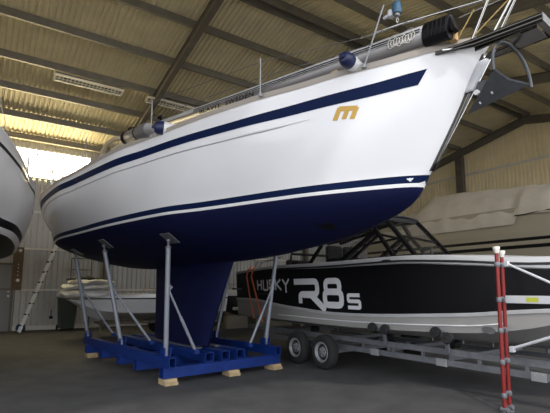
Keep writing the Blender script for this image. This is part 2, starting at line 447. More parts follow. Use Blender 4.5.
# bow: stem plate, bow platform
b = MB()
def stemL(z): return itp(z, STEM)
rows = []
for i in range(9):
    z = 3.60 + (3.9 - 3.60) * i / 8; a = stemL(z)
    rows.append([YL(a + .02, -.034, z), YL(a - .07, -.04, z), YL(a - .085, 0, z), YL(a - .07, .04, z), YL(a + .02, .034, z)])
b.grid(rows); b.build('stem_plate', M['alu'], yacht, smooth=True, solid=.004)
b = MB(); rows = []
for i in range(12):
    z = 2.84 + (3.97 - 2.84) * i / 11; a = stemL(z)
    rows.append([YL(a + .03, -.026, z), YL(a - .03, -.016, z), YL(a - .034, 0, z), YL(a - .03, .016, z), YL(a + .03, .026, z)])
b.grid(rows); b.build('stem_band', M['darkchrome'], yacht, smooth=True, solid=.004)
b = MB(); b.tube([YL(1.80, 0, 3.97), YL(2.55, 0, 2.86)], .006, 8); b.build('bobstay', M['chrome'], yacht, smooth=True)
for side in (-1, 1):      # polished side cheeks: tapered rails running off the bow
    b = MB()
    p0 = YL(2.30, side * (hb(2.30, 4.03) + .014), 4.03); p1 = YL(1.93, side * .19, 4.035); p2 = YL(1.30, side * .17, 4.01)
    for dz in (.028, -.015): b.tube([p0 + Vector((0, 0, dz * .25)), p1 + Vector((0, 0, dz)), p2 + Vector((0, 0, dz)), ], [.012, .021, .024], 10)
    b.add([p0, p1 + Vector((0, 0, -.05)), p2 + Vector((0, 0, -.05)), p2 + Vector((0, 0, .05)), p1 + Vector((0, 0, .05))], [(0, 1, 2, 3, 4)])
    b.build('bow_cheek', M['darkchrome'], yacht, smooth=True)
b = MB(); b.box(A0 - 1.62, A0 - 1.36, -.13, .13, 3.95 - Z0, 3.965 - Z0); b.box(A0 - 1.95, A0 - 1.36, -.15, -.13, 3.965 - Z0, 4.02 - Z0); b.box(A0 - 1.95, A0 - 1.36, .13, .15, 3.965 - Z0, 4.02 - Z0)
b.box(A0 - 1.35, A0 - 1.29, -.18, .18, 3.97 - Z0, 4.06 - Z0)
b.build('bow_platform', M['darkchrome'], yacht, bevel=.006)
b = MB(); b.lathe(YL(1.50, -.11, 4.02), (0, 1, 0), [(0, .045), (.09, .03), (.11, .03), (.13, .03), (.22, .045)], 16); b.build('bow_roller', M['blackmat'], yacht, smooth=True)
b = MB(); b.beam(YL(2.22, -.30, 4.04), YL(1.93, -.175, 4.005), .012, .012); b.build('bow_trim', M['chrome'], yacht)
# pulpit legs and stays at the bow
for (p0, p1) in ((YP(1.97, 4.36, 4.11), YP(1.66, 4.30, 4.62)), (YP(1.72, 4.42, 4.09), YP(1.38, 4.34, 4.55)), (YP(1.97, 4.64, 4.11), YP(1.66, 4.70, 4.62))):
    b = MB(); b.tube([p0, p1], .0135, 10); b.build('pulpit_leg', M['chrome'], yacht, smooth=True)
b = MB(); b.tube([YP(2.3, 4.2, 4.72), YP(1.66, 4.30, 4.62), YP(1.38, 4.34, 4.55), YP(1.30, 4.5, 4.55), YP(1.38, 4.66, 4.55), YP(1.66, 4.70, 4.62), YP(2.3, 4.8, 4.72)], .0135, 10); b.build('pulpit_rail', M['chrome'], yacht, smooth=True)
for (p0, p1) in ((YP(2.12, 4.30, 4.12), YP(1.88, 4.25, 4.36)), (YP(1.98, 4.36, 4.12), YP(1.58, 4.32, 4.33))):
    b = MB(); b.tube([p0, p1], .007, 6); b.build('yellow_line', M['rope'], yacht)
# stanchions and lifelines
sp = [(3.01, -.63, 4.08, -.30, .60), (4.33, -1.12, 4.05, 0, .50), (6.62, -1.60, 4.0, 0, .62), (9.0, -1.92, 3.93, 0, .62), (11.4, -1.92, 3.9, 0, .62)]
tops = []
for a, q, z, da, h in sp:
    b = MB(); b.tube([YL(a, q, z - .03), YL(a + da, q - .0, z + h)], .0095, 10); b.lathe(YL(a, q, z - .03), (0, 0, 1), [(0, .03), (.03, .03), (.05, .016)], 12)
    b.build('stanchion', M['rim'], yacht, smooth=True); tops.append(YL(a + da, q, z + h))
    if q < -.9:
        pass
b = MB(); b.tube([YP(1.73, 4.12, 4.32), YP(2.56, 3.96, 4.41), YP(3.09, 3.93, 4.48)], .0125, 10); b.build('guard_rail', M['chrome'], yacht, smooth=True)
b = MB(); b.tube([YP(3.09, 3.93, 4.48), YL(4.33, -1.12, 4.50), YL(6.62, -1.6, 4.58)], .004, 6); b.build('lifeline', M['aludark'], yacht)
b = MB(); b.tube([YL(2.88, -.63, 4.28), YL(4.33, -1.12, 4.28), YL(6.62, -1.6, 4.3)], .004, 6); b.build('lifeline', M['aludark'], yacht)
# spray hood hoops, stern rails
for pts in ([(9.6, 3.93), (9.36, 4.34), (9.05, 4.46), (8.6, 4.45), (8.0, 4.30), (7.6, 3.95)], [(9.15, 3.93), (8.7, 4.22), (8.15, 4.22), (7.5, 3.97)]):
    b = MB(); P = []
    for k in range(len(pts) - 1):
        for t in (0, .33, .67): P.append(YP(pts[k][0] + .38 + (pts[k + 1][0] - pts[k][0]) * t, 3.15, pts[k][1] + .2 * (pts[k][1] > 4.1) + (pts[k + 1][1] + .2 * (pts[k + 1][1] > 4.1) - pts[k][1] - .2 * (pts[k][1] > 4.1)) * t))
    P.append(YP(pts[-1][0] + .38, 3.15, pts[-1][1])); b.tube(P, .05, 10); b.build('spray_hood_frame', M['cream'], yacht, smooth=True)
b = MB(); b.tube([YP(9.4, 3.15, 4.64), YP(9.3, 4.5, 4.78), YP(9.4, 5.85, 4.64)], .04, 10); b.build('spray_hood_bow', M['cream'], yacht, smooth=True)
for a, q in ((11.9, -1.86), (12.9, -1.6), (13.4, -1.3)):
    b = MB(); b.tube([YL(a, q, 3.88), YL(a, q, 4.62)], .0135, 8); b.build('stern_rail_post', M['chrome'], yacht, smooth=True)
b = MB(); b.tube([YL(11.9, -1.86, 4.6), YL(12.9, -1.6, 4.6), YL(13.4, -1.3, 4.6), YL(13.45, 1.3, 4.6), YL(12.9, 1.6, 4.6)], .0135, 8); b.build('stern_rail', M['cream'], yacht, smooth=True)
b = MB(); b.box(A0 - 11.2, A0 - 6.2, -1.15, 1.15, 3.9 - Z0, 4.2 - Z0); b.build('coachroof', M['gel'], yacht, bevel=.12)
for a in (8.2, 3.6):
    b = MB(); 
    if a > 5: b.box(A0 - a - .05, A0 - a + .05, -.75, -.25, 4.15 - Z0, 4.86 - Z0)
    else: b.box(A0 - a - .05, A0 - a + .05, -.5, -.2, 4.05 - Z0, 4.29 - Z0)
    b.build('mast_crutch', M['timber'], yacht)

# ---------------------------------------------------------------- mast lying on the deck
m0, m1 = Y(2.2, 4.14, 4.235), Y(8.75, 4.02, 5.065)
md = (m1 - m0).normalized(); msd = Vector((0, 0, 1)).cross(md).normalized(); mup = md.cross(msd)
mast = thing('yacht_mast', 'long grey aluminium mast laid along the deck of the white yacht', 'mast', m0)
def ML(t, x, y): return md * t + msd * x + mup * y
Lm = (m1 - m0).length
b = MB(); prof = [(.082 * math.cos(2 * PI * k / 20), .118 * math.sin(2 * PI * k / 20)) for k in range(20)]
b.prism(prof, lambda x, y, t: ML(t, x, y), .16, Lm - .1, 0)
b.build('mast_tube', M['alu'], mast, smooth=True)
# side facing the camera carries a darker grey track pair
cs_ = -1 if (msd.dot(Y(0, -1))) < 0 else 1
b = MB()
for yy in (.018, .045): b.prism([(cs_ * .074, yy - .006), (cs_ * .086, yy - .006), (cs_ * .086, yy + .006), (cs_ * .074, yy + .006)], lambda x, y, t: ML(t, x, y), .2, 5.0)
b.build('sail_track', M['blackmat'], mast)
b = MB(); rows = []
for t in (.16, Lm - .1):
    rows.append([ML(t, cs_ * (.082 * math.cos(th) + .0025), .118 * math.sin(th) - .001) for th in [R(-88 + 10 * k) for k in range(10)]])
b.grid(rows); b.build('shaded_lower_face', M['aludark'], mast, smooth=True, solid=.001)  # dark skin on the lower half: the mast's underside shade put into colour
b = MB(); b.prism([(x * 1.12, y * 1.12) for x, y in prof], lambda x, y, t: ML(t, x, y), -.12, .17)
for k in range(5): b.beam(ML(-.1 + .05 * k, cs_ * .09, -.08), ML(-.1 + .05 * k, cs_ * .09, .09), .012, .02)
b.beam(ML(-.17, 0, -.06), ML(-.1, 0, .09), .10, .05)
b.build('masthead_fitting', M['black'], mast, bevel=.008)
b = MB(); b.prism([(x * 1.1, y * 1.1) for x, y in prof], lambda x, y, t: ML(t, x, y), Lm - .15, Lm); b.tube([ML(Lm - .05, 0, .1), ML(Lm - .02, 0, .24), ML(Lm + .1, 0, .2)], .03, 8)
b.build('mast_heel_fitting', M['black'], mast, bevel=.01)
for t, yy in ((.62, .105), (.42, .11)):
    b = MB(); b.tube([ML(t, .0, .09), ML(t + .03, 0, yy + .02), ML(t - .08, 0, yy + .035), ML(t - .14, 0, .09)], .007, 6); b.build('shackle', M['chrome'], mast, smooth=True)
def mtext(x, y, w): return ML(4.78 - x * 1.66 / w, cs_ * (.0855 - .35 * max(0, -(y - .07)) ** 1.6), -.07 + y)
def mtext_at(t0, ln): return lambda x, y, w: ML(t0 - x * ln / w, cs_ * (.0855 - .35 * max(0, -(y - .07)) ** 1.6), -.07 + y)
text('BLAVIT', .105, mtext_at(4.78, .72), 'maker_lettering', M['blackmat'], mast, bold=.002, spacing=1.1)
text('SWEDEN', .105, mtext_at(3.92, .80), 'maker_lettering', M['blackmat'], mast, bold=.002, spacing=1.1)
# ropes on the mast
rope = MB(); pts = []
for k in range(60):
    t = k / 59; th = k * .9
    pts.append(ML(.26 + .32 * t + .03 * math.cos(th), cs_ * .094, -.015 + .05 * math.sin(th) + .01 * math.sin(th * .37)) )
rope.tube(pts, .005, 6)
tag(rope.build('lashing_rope', M['ropewhite']), 'white rope lashing wound in loops on the mast by its black end fitting', 'rope').location = m0

# fenders on the side deck
def fender(a, q, z, label, d, ln=.42, r=.088):
    p = Y(a, q, z); d = d.normalized()
    t = thing('fender', label, 'fender', p, 0, 'fenders lying on the yacht side deck')
    b = MB(); b.lathe((0, 0, 0), d, [(.06, r * 1.0), (.12, r), (ln * .62, r * .82), (ln * .85, r * .4), (ln, r * .12)], 24); b.build('fender_body', M['fender'], t, smooth=True)
    b = MB(); b.lathe((0, 0, 0), d, [(-.07, r * .45), (-.06, r * .7), (-.02, r * .95), (.03, r * 1.02), (.07, r * 1.02)], 24); b.build('fender_end', M['fnavy'], t, smooth=True)
    b = MB(); b.lathe((0, 0, 0), d, [(-.11, r * .28), (-.06, r * .28)], 12); b.build('fender_eye', M['fnavy'], t, smooth=True)
fender(3.12, 3.69, 4.135, 'white fender with navy end lying on the yacht side deck below the gold letter m', Y(.10, .98, -.05))
fender(6.33, 2.90, 4.06, 'white fender with navy end lying on the yacht side deck against the grey sail roll', Y(-.35, .92, -.06), .42, .11)
sr = thing('rolled_sail', 'grey sausage shaped sail roll with black end fittings on the yacht side deck', 'rolled sail', Y(7.54, 2.86, 4.20))
e0, e1 = Vector((0, 0, 0)), Y(6.60, 2.86, 4.10) - Y(7.54, 2.86, 4.20); dr_ = (e1 - e0).normalized()
b = MB(); b.lathe(e0, e1, [(.06, .10), (.09, .115), ((e1 - e0).length - .05, .12), ((e1 - e0).length, .10)], 20); b.build('roll', M['aludark'], sr, smooth=True)
b = MB(); b.lathe(e0, e1, [(-.02, .09), (-.01, .125), (.08, .125), (.10, .12)], 20); b.tube([e0 + Vector((0, 0, .10)), e0 + Vector((0, 0, .17)) + dr_ * .1, e0 + dr_ * .3 + Vector((0, 0, .13))], .025, 8); b.build('end_fitting', M['black'], sr, smooth=True)
b = MB(); b.lathe(e0 + dr_ * .52, e1, [(0, .122), (.04, .122)], 20); b.build('tie_band', M['black'], sr, smooth=True)
# wooden wedge and furler drum near the bow
b = MB(); p = YP(2.15, 4.28, 4.1); b.box(-.04, .04, -.035, .035, -.05, .09); w = tag(b.build('wood_block', M['wood'], bevel=.005), 'small honey coloured wood block on the yacht bow next to the mast fitting', 'wood block'); w.location = Y(2.11, 4.23, 4.15); w.rotation_euler = (0, 0, R(-50))
fd = thing('furling_drum', 'blue and silver furling drum hanging from the leaning stay above the mast', 'furling drum', Y(2.53, 3.85, 4.50))
b = MB(); b.lathe((0, 0, -.03), (0, 0, 1), [(0, .045), (.03, .05), (.11, .05), (.13, .04)], 18); b.build('drum', M['teal'], fd, smooth=True)
b = MB(); b.lathe((0, 0, -.07), (0, 0, 1), [(0, .018), (.01, .03), (.04, .032)], 14); b.build('drum_collar', M['aludark'], fd, smooth=True)
b = MB(); b.tube([(0, 0, -.06), (.012, 0, -.11), (0, 0, -.135), (-.012, 0, -.11), (0, 0, -.06)], .005, 6); b.build('shackle', M['chrome'], fd, smooth=True)
b = MB(); dd = Y(1, 0); b.tube([dd * .04, dd * .17], .02, 10); b.lathe(dd * .08 - Vector((0, 0, .03)), (0, 0, 1), [(0, .035), (.07, .035)], 12); b.build('clamp', M['alu'], fd, smooth=True)

# ---------------------------------------------------------------- anchor on the bow
anc = thing('anchor', 'grey galvanised plough anchor with a hooped roll bar hanging at the yacht bow', 'anchor', Y(1.8, 4.5, 3.6), R(-50))
def AL(a, q, z): return Vector((1.8 - a, q, z - 3.6))
tip = (2.14, 0, 3.37); bs, bp_, bc = (1.765, -.18, 3.68), (1.575, .175, 3.555), (1.70, 0, 3.60)
b = MB(); T, S, P_, K = AL(*tip), AL(*bs), AL(*bp_), AL(*bc); up = Vector((.010, 0, .014))
b.add([T, S, K, P_, T + up, S + up, K + up, P_ + up], [(0, 1, 2), (0, 2, 3), (4, 6, 5), (4, 7, 6), (0, 4, 5, 1), (1, 5, 6, 2), (2, 6, 7, 3), (3, 7, 4, 0)])
b.build('fluke', M['anchor'], anc)
b = MB(); c0, c1 = AL(1.76, -.185, 3.69), AL(1.56, .185, 3.545); top = AL(1.67, -.03, 3.965); pts = []
mid = (c0 + c1) / 2
for k in range(17):
    th = PI * k / 16; pts.append(mid + (c0 - mid) * math.cos(th) + (top - mid) * math.sin(th) ** .85)
b.tube([c0 - (top - mid) * .06] + pts + [c1 - (top - mid) * .06], .0165, 12); b.build('roll_bar', M['anchor'], anc, smooth=True)
b = MB()
b.prism([(2.06, 3.66), (2.02, 3.69), (1.86, 3.68), (1.74, 3.62), (1.80, 3.55), (1.88, 3.585), (1.95, 3.60), (2.03, 3.555)], lambda x, y, t: AL(x, t, y), -.012, .012)
b.build('shank', M['anchor'], anc)
for s_ in (.35, .62):
    b = MB(); q = T.lerp((S + P_) / 2, s_); b.lathe(q + Vector((-.0, -.04, -.02)), (.5, -.5, -.7), [(-.02, .009), (.010, .009)], 10); b.build('fluke_bolt', M['alu'], anc)
b = MB(); b.lathe(AL(2.01, -.04, 3.57), (0, 1, 0), [(0, .028), (.08, .028)], 14); b.build('swivel', M['alu'], anc, smooth=True)
# ---------------------------------------------------------------- cradle
cr = thing('boat_cradle', 'blue painted steel cradle with grey prop posts under the white yacht', 'boat cradle', Y(A0, Q0, 0), R(-50))
def KL(a, p, z): return Vector((A0 - a, p - Q0, z))
def boxbeam(b, p0, p1, w, h, t=.012):
    # hollow rectangular tube
    p0, p1 = Vector(p0), Vector(p1); d = (p1 - p0).normalized(); sd = d.cross(Vector((0, 0, 1))).normalized(); u = Vector((0, 0, 1))
    def ring(p, a, c): return [p + sd * (x * a) + u * (y * c) for x, y in ((-1, -1), (1, -1), (1, 1), (-1, 1))]
    o0, o1, i0, i1 = ring(p0, w / 2, h / 2), ring(p1, w / 2, h / 2), ring(p0, w / 2 - t, h / 2 - t), ring(p1, w / 2 - t, h / 2 - t)
    fs = []
    for k in range(4):
        j = (k + 1) % 4
        fs += [(k, j, 4 + j, 4 + k), (8 + j, 8 + k, 12 + k, 12 + j), (j, k, 8 + k, 8 + j), (4 + k, 4 + j, 12 + j, 12 + k)]
    b.add(o0 + o1 + i0 + i1, fs)
for p in (3.38, 5.58):
    b = MB(); boxbeam(b, KL(6.55, p, .35), KL(10.85, p, .35), .12, .16); b.build('side_beam', M['blue'], cr)
for p in (4.17, 4.5, 4.83):
    b = MB(); boxbeam(b, KL(6.72, p, .35), KL(10.7, p, .35), .17, .16); b.build('keel_beam', M['blue'], cr)
for a in (6.72, 7.75, 8.55, 9.55, 10.5):
    b = MB(); boxbeam(b, KL(a, 3.27, .185), KL(a, 5.70, .185), .15, .168); b.build('cross_beam', M['blue'], cr)
for q in (4.3, 4.7):
    b = MB(); b.box(A0 - 9.7, A0 - 7.3, q - Q0 - .06, q - Q0 + .06, .431, .446); b.build('keel_pad', M['galv'], cr)
posts = [(6.80, 3.38, 6.64, 3.31, 2.36), (8.70, 3.38, 8.80, 3.02, 2.42), (10.75, 3.38, 10.75, 3.05, 2.39), (6.95, 5.58, 6.80, 5.69, 2.36), (8.75, 5.58, 8.77, 5.98, 2.42), (10.6, 5.58, 10.67, 5.95, 2.39)]
for (a0, p0, a1, p1, z1) in posts:
    side = -1 if p0 < Q0 else 1
    # contact point on the hull skin
    z = z1; q = hb(a1, z)
    e = .02; dqz = (hb(a1, z + e) - hb(a1, z - e)) / (2 * e); dqa = (hb(a1 + e, z) - hb(a1 - e, z)) / (2 * e)
    n = Vector((dqa, side, -dqz)).normalized()      # local frame (x forward = -a)
    hp = Vector((A0 - a1, side * q, z)) + n * .012
    foot = KL(a0, p0, .42); top = hp + n * .05 + Vector((0, 0, -.07))
    b = MB(); axis = (top - foot)
    b.tube([foot, foot + axis * .985], .041, 14); post = b.build('post', M['postgalv'], cr, smooth=True)
    b = MB(); tx = n.cross(Vector((0, 0, 1))).normalized(); ty = n.cross(tx)
    vs = [hp + tx * (x * .13) + ty * (y * .13) + n * t for t in (0, .014) for x, y in ((-1, -1), (1, -1), (1, 1), (-1, 1))]
    b.add(vs, [(3, 2, 1, 0), (4, 5, 6, 7), (0, 1, 5, 4), (1, 2, 6, 5), (2, 3, 7, 6), (3, 0, 4, 7)])
    b.build('pad', M['galv'], post)
    b = MB(); b.lathe(top - axis.normalized() * .06, axis, [(0, .05), (.02, .05), (.05, .02), (.10, .02), (.12, .035), (.15, .03)], 14); b.build('screw_head', M['galv'], post, smooth=True)
    b = MB(); b.box(foot.x - .075, foot.x + .075, foot.y - .06, foot.y - .045, .432, .57); b.box(foot.x - .075, foot.x + .075, foot.y + .045, foot.y + .06, .432, .57); b.box(foot.x - .075, foot.x + .075, foot.y - .06, foot.y + .06, .432, .445); b.tube([foot + Vector((0, -.08, .08)), foot + Vector((0, .08, .08))], .014, 8)
    b.build('foot_bracket', M['blue'], post)
    # telescopic brace to the inner beams
    k0 = foot + axis * .62; inn = Vector((foot.x + (.10 if a0 < 7.5 else .25), side * .62, .47))
    b = MB(); b.tube([k0 + (inn - k0) * .03, k0 + (inn - k0) * .5], .02, 10); b.tube([k0 + (inn - k0) * .45, inn], .027, 10); b.build('brace', M['postgalv'], post, smooth=True)
    b = MB(); b.beam(k0 + Vector((0, 0, -.05)), k0 + Vector((0, -side * .06, .03)), .02, .09); b.build('brace_lug', M['galv'], post)
    b = MB(); b.box(inn.x - .05, inn.x + .05, inn.y - .045, inn.y + .045, .432, .51); b.build('brace_foot', M['blue'], post, bevel=.01)
# timber blocks
blocks = [(6.72, 3.40, 'timber block under the near front corner of the blue cradle'), (6.72, 4.62, 'timber block under the middle of the front cradle beam'), (6.72, 5.60, 'timber block under the front cradle corner beside the trailer wheels'), (10.5, 3.40, 'timber block under the rear left corner of the blue cradle'), (10.5, 5.60, 'timber block under the far rear cradle corner behind the keel')]
for a, p, lb in blocks:
    b = MB(); b.box(-.14, .14, -.11, .11, 0, .05); b.box(-.12, .12, -.12, .10, .05, .10)
    o = tag(b.build('timber_block', M['timber'], bevel=.005), lb, 'wood block', 'timber blocks under the blue cradle'); o.location = Y(a, p); o.rotation_euler = (0, 0, R(-50 + random.uniform(-6, 6)))

# ---------------------------------------------------------------- power boat on trailer (x forward = -v, y port = +u)
PU, PV = 7.0, 6.0; PR = BA - PI / 2
def PBL(u, v, z): return Vector((PV - v, u - PU, z))
pbz = .0
pb = thing('motorboat', 'black and white motorboat with large R8s lettering on its side, sitting on the trailer', 'motorboat', W(PU, PV, .62), PR)
def PL(u, v, z): return Vector((PV - v, u - PU, z - .62))
# half breadths against v (bow at v=1.2)
GB = [(1.2, .05), (1.6, .45), (2.2, .80), (2.9, 1.04), (3.6, 1.19), (4.6, 1.25), (9.6, 1.22), (10.2, 1.2)]
GZ = [(1.2, 1.93), (2.7, 1.92), (3.8, 2.0), (4.9, 2.055), (6.6, 2.045), (8.4, 2.06), (10.3, 1.98)]
PTZ = [(1.2, 1.80), (2.5, 1.76), (3.5, 1.835), (4.9, 1.925), (6.6, 1.93), (8.4, 1.96), (10.3, 1.90)]
PBZ = [(1.2, 1.42), (2.3, 1.30), (3.1, 1.235), (3.8, 1.17), (6.3, 1.075), (8, 1.16), (9.7, 1.30), (10.3, 1.30)]
CHZ = [(1.2, 1.40), (2.3, 1.17), (3.1, .97), (3.8, .885), (6.3, .82), (9.9, .86)]
CHB = [(1.2, .03), (1.6, .32), (2.2, .66), (2.9, .93), (3.6, 1.07), (4.6, 1.14), (9.9, 1.12)]
KZ = [(1.2, 1.45), (1.6, 1.12), (2.2, .86), (3.1, .69), (4.5, .65), (9.9, .66)]
def hbp(v, z):
    gz, cz = itp(v, GZ), itp(v, CHZ); t = max(0, min(1, (z - cz) / (gz - cz)))
    return itp(v, CHB) + (itp(v, GB) - itp(v, CHB)) * (t ** .7)
b = MB(); NV = 48
for sgn in (-1, 1):
    rows = []
    for i in range(NV + 1):
        v = 1.2 + 9.1 * i / NV; gz, pt, pbt, cz, kz = itp(v, GZ), itp(v, PTZ), itp(v, PBZ), itp(v, CHZ), itp(v, KZ); aft = .25 * (i / NV > .98)
        row = []
        for z, off in ((gz, 0), (gz - .05, .03), (pt + .015, .03), (pt, .0), ((pt + pbt) / 2, 0), (pbt, 0), (pbt - .01, .02), (pbt - .05, .02), (pbt - .06, 0), (cz + .02, 0)):
            row.append(PL(PU + sgn * (hbp(v, z) + off), v, z))
        cbh = itp(v, CHB)
        row += [PL(PU + sgn * cbh, v, cz), PL(PU + sgn * (cbh - .05), v, cz - .01), PL(PU + sgn * cbh * .55, v, cz * .45 + kz * .55 + .0), PL(PU + sgn * cbh * .52, v, cz * .45 + kz * .55 - .02), PL(PU, v, kz)]
        rows.append(row)
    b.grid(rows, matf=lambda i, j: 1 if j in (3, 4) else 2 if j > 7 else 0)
    if sgn < 0: L0 = rows[-1]
    else: b.grid([L0, rows[-1]])
b.build('hull', [M['gelgrey'], M['black'], M['gelshade']], pb, smooth=True)
b = MB(); rows = []
for i in range(NV + 1):
    v = 1.22 + 9.06 * i / NV; h = max(.02, itp(v, GB)); z = itp(v, GZ) - .0
    rows.append([PL(PU + q * h, v, z + .05 * (1 - q * q)) for q in (-1, -.85, -.4, 0, .4, .85, 1)])
b.grid(rows); b.build('deck', M['gelgrey'], pb, smooth=True)
b = MB(); rows = []
for i in range(NV + 1):
    v = 1.6 + 8.6 * i / NV; z = itp(v, GZ) - .085; o_ = hbp(v, z) + .03
    rows.append([PL(PU - o_ - d, v, z + e) for d, e in ((0, .018), (.014, .012), (.014, -.012), (0, -.018))])
b.grid(rows); b.build('rub_rail', M['blackmat'], pb, smooth=True)
# spray rail highlights
b = MB(); rows = []
for i in range(31):
    v = 3.2 + 5.2 * i / 30; z = itp(v, CHZ) + .10
    rows.append([PL(PU - hbp(v, z) - d, v, z + e) for d, e in ((-.005, .018), (.02, .0), (-.005, -.012))])
b.grid(rows); b.build('spray_rail', M['gel'], pb, smooth=True)
# lettering helpers on the starboard side: x runs forward, y up
def side_fn(v0, z0, off=.006, rise=None):
    def f(x, y, t=0.):
        v = v0 - x; z = z0 + y
        return PL(PU - hbp(v, z) - off - t, v, z)
    return f
def strip(b, pts, w, f, closed=False):
    # thick poly-line made of mitred quads
    n = len(pts); P = [Vector((x, y)) for x, y in pts]; Lq = []; Rq = []
    for i in range(n):
        if closed: d0 = (P[i] - P[i - 1]).normalized(); d1 = (P[(i + 1) % n] - P[i]).normalized()
        else:
            d0 = (P[i] - P[i - 1]).normalized() if i else (P[1] - P[0]).normalized()
            d1 = (P[i + 1] - P[i]).normalized() if i < n - 1 else d0
        n0 = Vector((-d0.y, d0.x)); n1 = Vector((-d1.y, d1.x)); m = (n0 + n1); m = m.normalized() if m.length > 1e-4 else n0
        k = w / 2 / max(.35, m.dot(n0)); Lq.append(P[i] + m * k); Rq.append(P[i] - m * k)
    rng = range(n) if closed else range(n - 1)
    for i in rng:
        j = (i + 1) % n; sub = 4
        for s_ in range(sub):
            t0, t1 = s_ / sub, (s_ + 1) / sub
            q = [Lq[i].lerp(Lq[j], t0), Lq[i].lerp(Lq[j], t1), Rq[i].lerp(Rq[j], t1), Rq[i].lerp(Rq[j], t0)]
            b.add([f(*x) for x in q], [(0, 1, 2, 3)])
def rnd(pts, r=.03, n=3, closed=False):
    out = []; N = len(pts)
    for i, p in enumerate(pts):
        if not closed and i in (0, N - 1): out.append(p); continue
        p = Vector(p); a_ = (Vector(pts[i - 1]) - p); c_ = (Vector(pts[(i + 1) % N]) - p); rr = min(r, a_.length * .45, c_.length * .45)
        s0, s1 = p + a_.normalized() * rr, p + c_.normalized() * rr
        for k in range(n + 1):
            t = k / n; out.append(tuple(s0 * (1 - t) ** 2 + p * 2 * t * (1 - t) + s1 * t * t))
    return out
fR = side_fn(7.72, 1.16)
b = MB()   # R
strip(b, rnd([(0, .515), (.78, .515), (.78, .255), (.20, .255), (.20, .06)], .10), .125, fR)
strip(b, [(.30, .245), (.56, .245), (1.00, -.055)], .14, fR)
b.build('letter_r', M['letter'], pb, solid=.002)
b = MB()   # 8
X = .98
strip(b, rnd([(X + .06, .515), (X + .46, .515), (X + .46, .305), (X + .06, .305)], .09, 3, True), .115, fR, True)
strip(b, rnd([(X + .02, .305), (X + .50, .305), (X + .50, .05), (X + .02, .05)], .10, 3, True), .125, fR, True)
b.build('digit_eight', M['letter'], pb, solid=.002)
b = MB(); X = 1.66   # s
strip(b, rnd([(X + .30, .245), (X, .245), (X, .135), (X + .29, .135), (X + .29, .02), (X - .02, .02)], .03), .068, fR)
b.build('letter_s', M['letter'], pb, solid=.002)
hx = [0, .235, .47, .70, .95]
fH = side_fn(9.22, 1.50)
Lt = {'H': [[(0, 0), (0, .24)], [(.16, 0), (.16, .24)], [(0, .12), (.16, .12)]], 'U': [[(0, .24), (0, 0), (.17, 0), (.17, .24)]], 'S': [[(.18, .225), (0, .225), (0, .13), (.17, .13), (.17, .01), (0, .01)]],
      'K': [[(0, 0), (0, .24)], [(.02, .12), (.19, .24)], [(.05, .12), (.21, 0)]], 'Y': [[(0, .24), (.12, .11)], [(.24, .24), (.12, .11), (.12, -.06)]]}
names = {'H': 'letter_h', 'U': 'letter_u', 'S': 'letter_s', 'K': 'letter_k', 'Y': 'letter_y'}
for ch, x in zip('HUSKY', hx):
    b = MB()
    for st in Lt[ch]: strip(b, [(px * 1.05 + x * 1.12, py) for px, py in (rnd(st, .03) if len(st) > 3 else st)], .048, fH)
    b.build(names[ch], M['letter'], pb, solid=.002)
text('FINNMASTER', .085, lambda x, y, w: side_fn(9.22, 1.375)(x * .62 / w, y), 'maker_lettering', M['letterdim'], pb)
# side details
b = MB(); fo = side_fn(5.05, 1.985, .03); b.prism([(.11 * math.cos(2 * PI * k / 16), .022 * math.sin(2 * PI * k / 16)) for k in range(16)], lambda x, y, t: fo(x, y, t), 0, .01); b.build('deck_filler', M['blackmat'], pb)
b = MB(); fo = side_fn(3.45, .95, .002); b.prism([(.09 * math.cos(2 * PI * k / 16) + .02 * math.sin(2 * PI * k / 16), -.035 * math.cos(2 * PI * k / 16) * .5 + .045 * math.sin(2 * PI * k / 16)) for k in range(16)], lambda x, y, t: fo(x, y, t), 0, .008); b.build('thruster_opening', M['aludark'], pb)
# windscreen frame and glass
def bar(name, pts, w, m=None):
    b = MB()
    for p0, p1 in zip(pts[:-1], pts[1:]): b.beam(PL(*p0), PL(*p1), w, w)
    b.build(name, m or M['black'], pb)
SU, NU = 6.35, 7.4
top0, top1 = 5.65, 7.9
for s_, uu, ti in ((0, SU, SU + .06), (1, NU, NU - .06)):
    bar('windscreen_pillar', [(uu, 4.90, 2.06), (ti, top0, 2.86)], .065)
    bar('side_pillar', [(uu, 5.38, 2.06), (ti, 5.82, 2.57), (ti, 6.0, 2.86)], .06)
    bar('side_pillar', [(uu, 6.90, 2.06), (ti, 5.95, 2.60)], .075)
    bar('side_pillar', [(uu, 6.60, 2.06), (ti, 5.80, 2.57)], .05)
    bar('window_rail', [(ti, 5.20, 2.40), (ti, 5.9, 2.59), (ti, 7.3, 2.50)], .045)
    bar('side_pillar', [(uu, 7.9, 2.06), (ti, 7.5, 2.50)], .06)
    bar('window_sill', [(uu, 4.9, 2.06), (uu, 9.2, 2.075)], .05)
    bar('roof_rail', [(ti, top0, 2.86), (ti, 6.5, 2.87), (ti, top1, 2.62)], .07)
bar('windscreen_header', [(SU + .06, top0, 2.86), (NU - .06, top0, 2.86)], .06)
bar('windscreen_base', [(SU, 4.90, 2.07), ((SU + NU) / 2, 4.75, 2.09), (NU, 4.90, 2.07)], .05)
b = MB(); b.add([PL(SU, 4.90, 2.07), PL(NU, 4.90, 2.07), PL(NU - .06, top0, 2.86), PL(SU + .06, top0, 2.86)], [(0, 1, 2, 3)]); b.build('windscreen_glass', M['glass'], pb, solid=.006)
for uu, ti in ((SU, SU + .06), (NU, NU - .06)):
    b = MB(); b.add([PL(uu, 4.95, 2.07), PL(uu, 7.9, 2.07), PL(ti, 7.5, 2.6), PL(ti, 6.5, 2.85), PL(ti, top0, 2.84)], [(0, 1, 2, 3, 4)]); b.build('side_glass', M['glass'], pb, solid=.006)
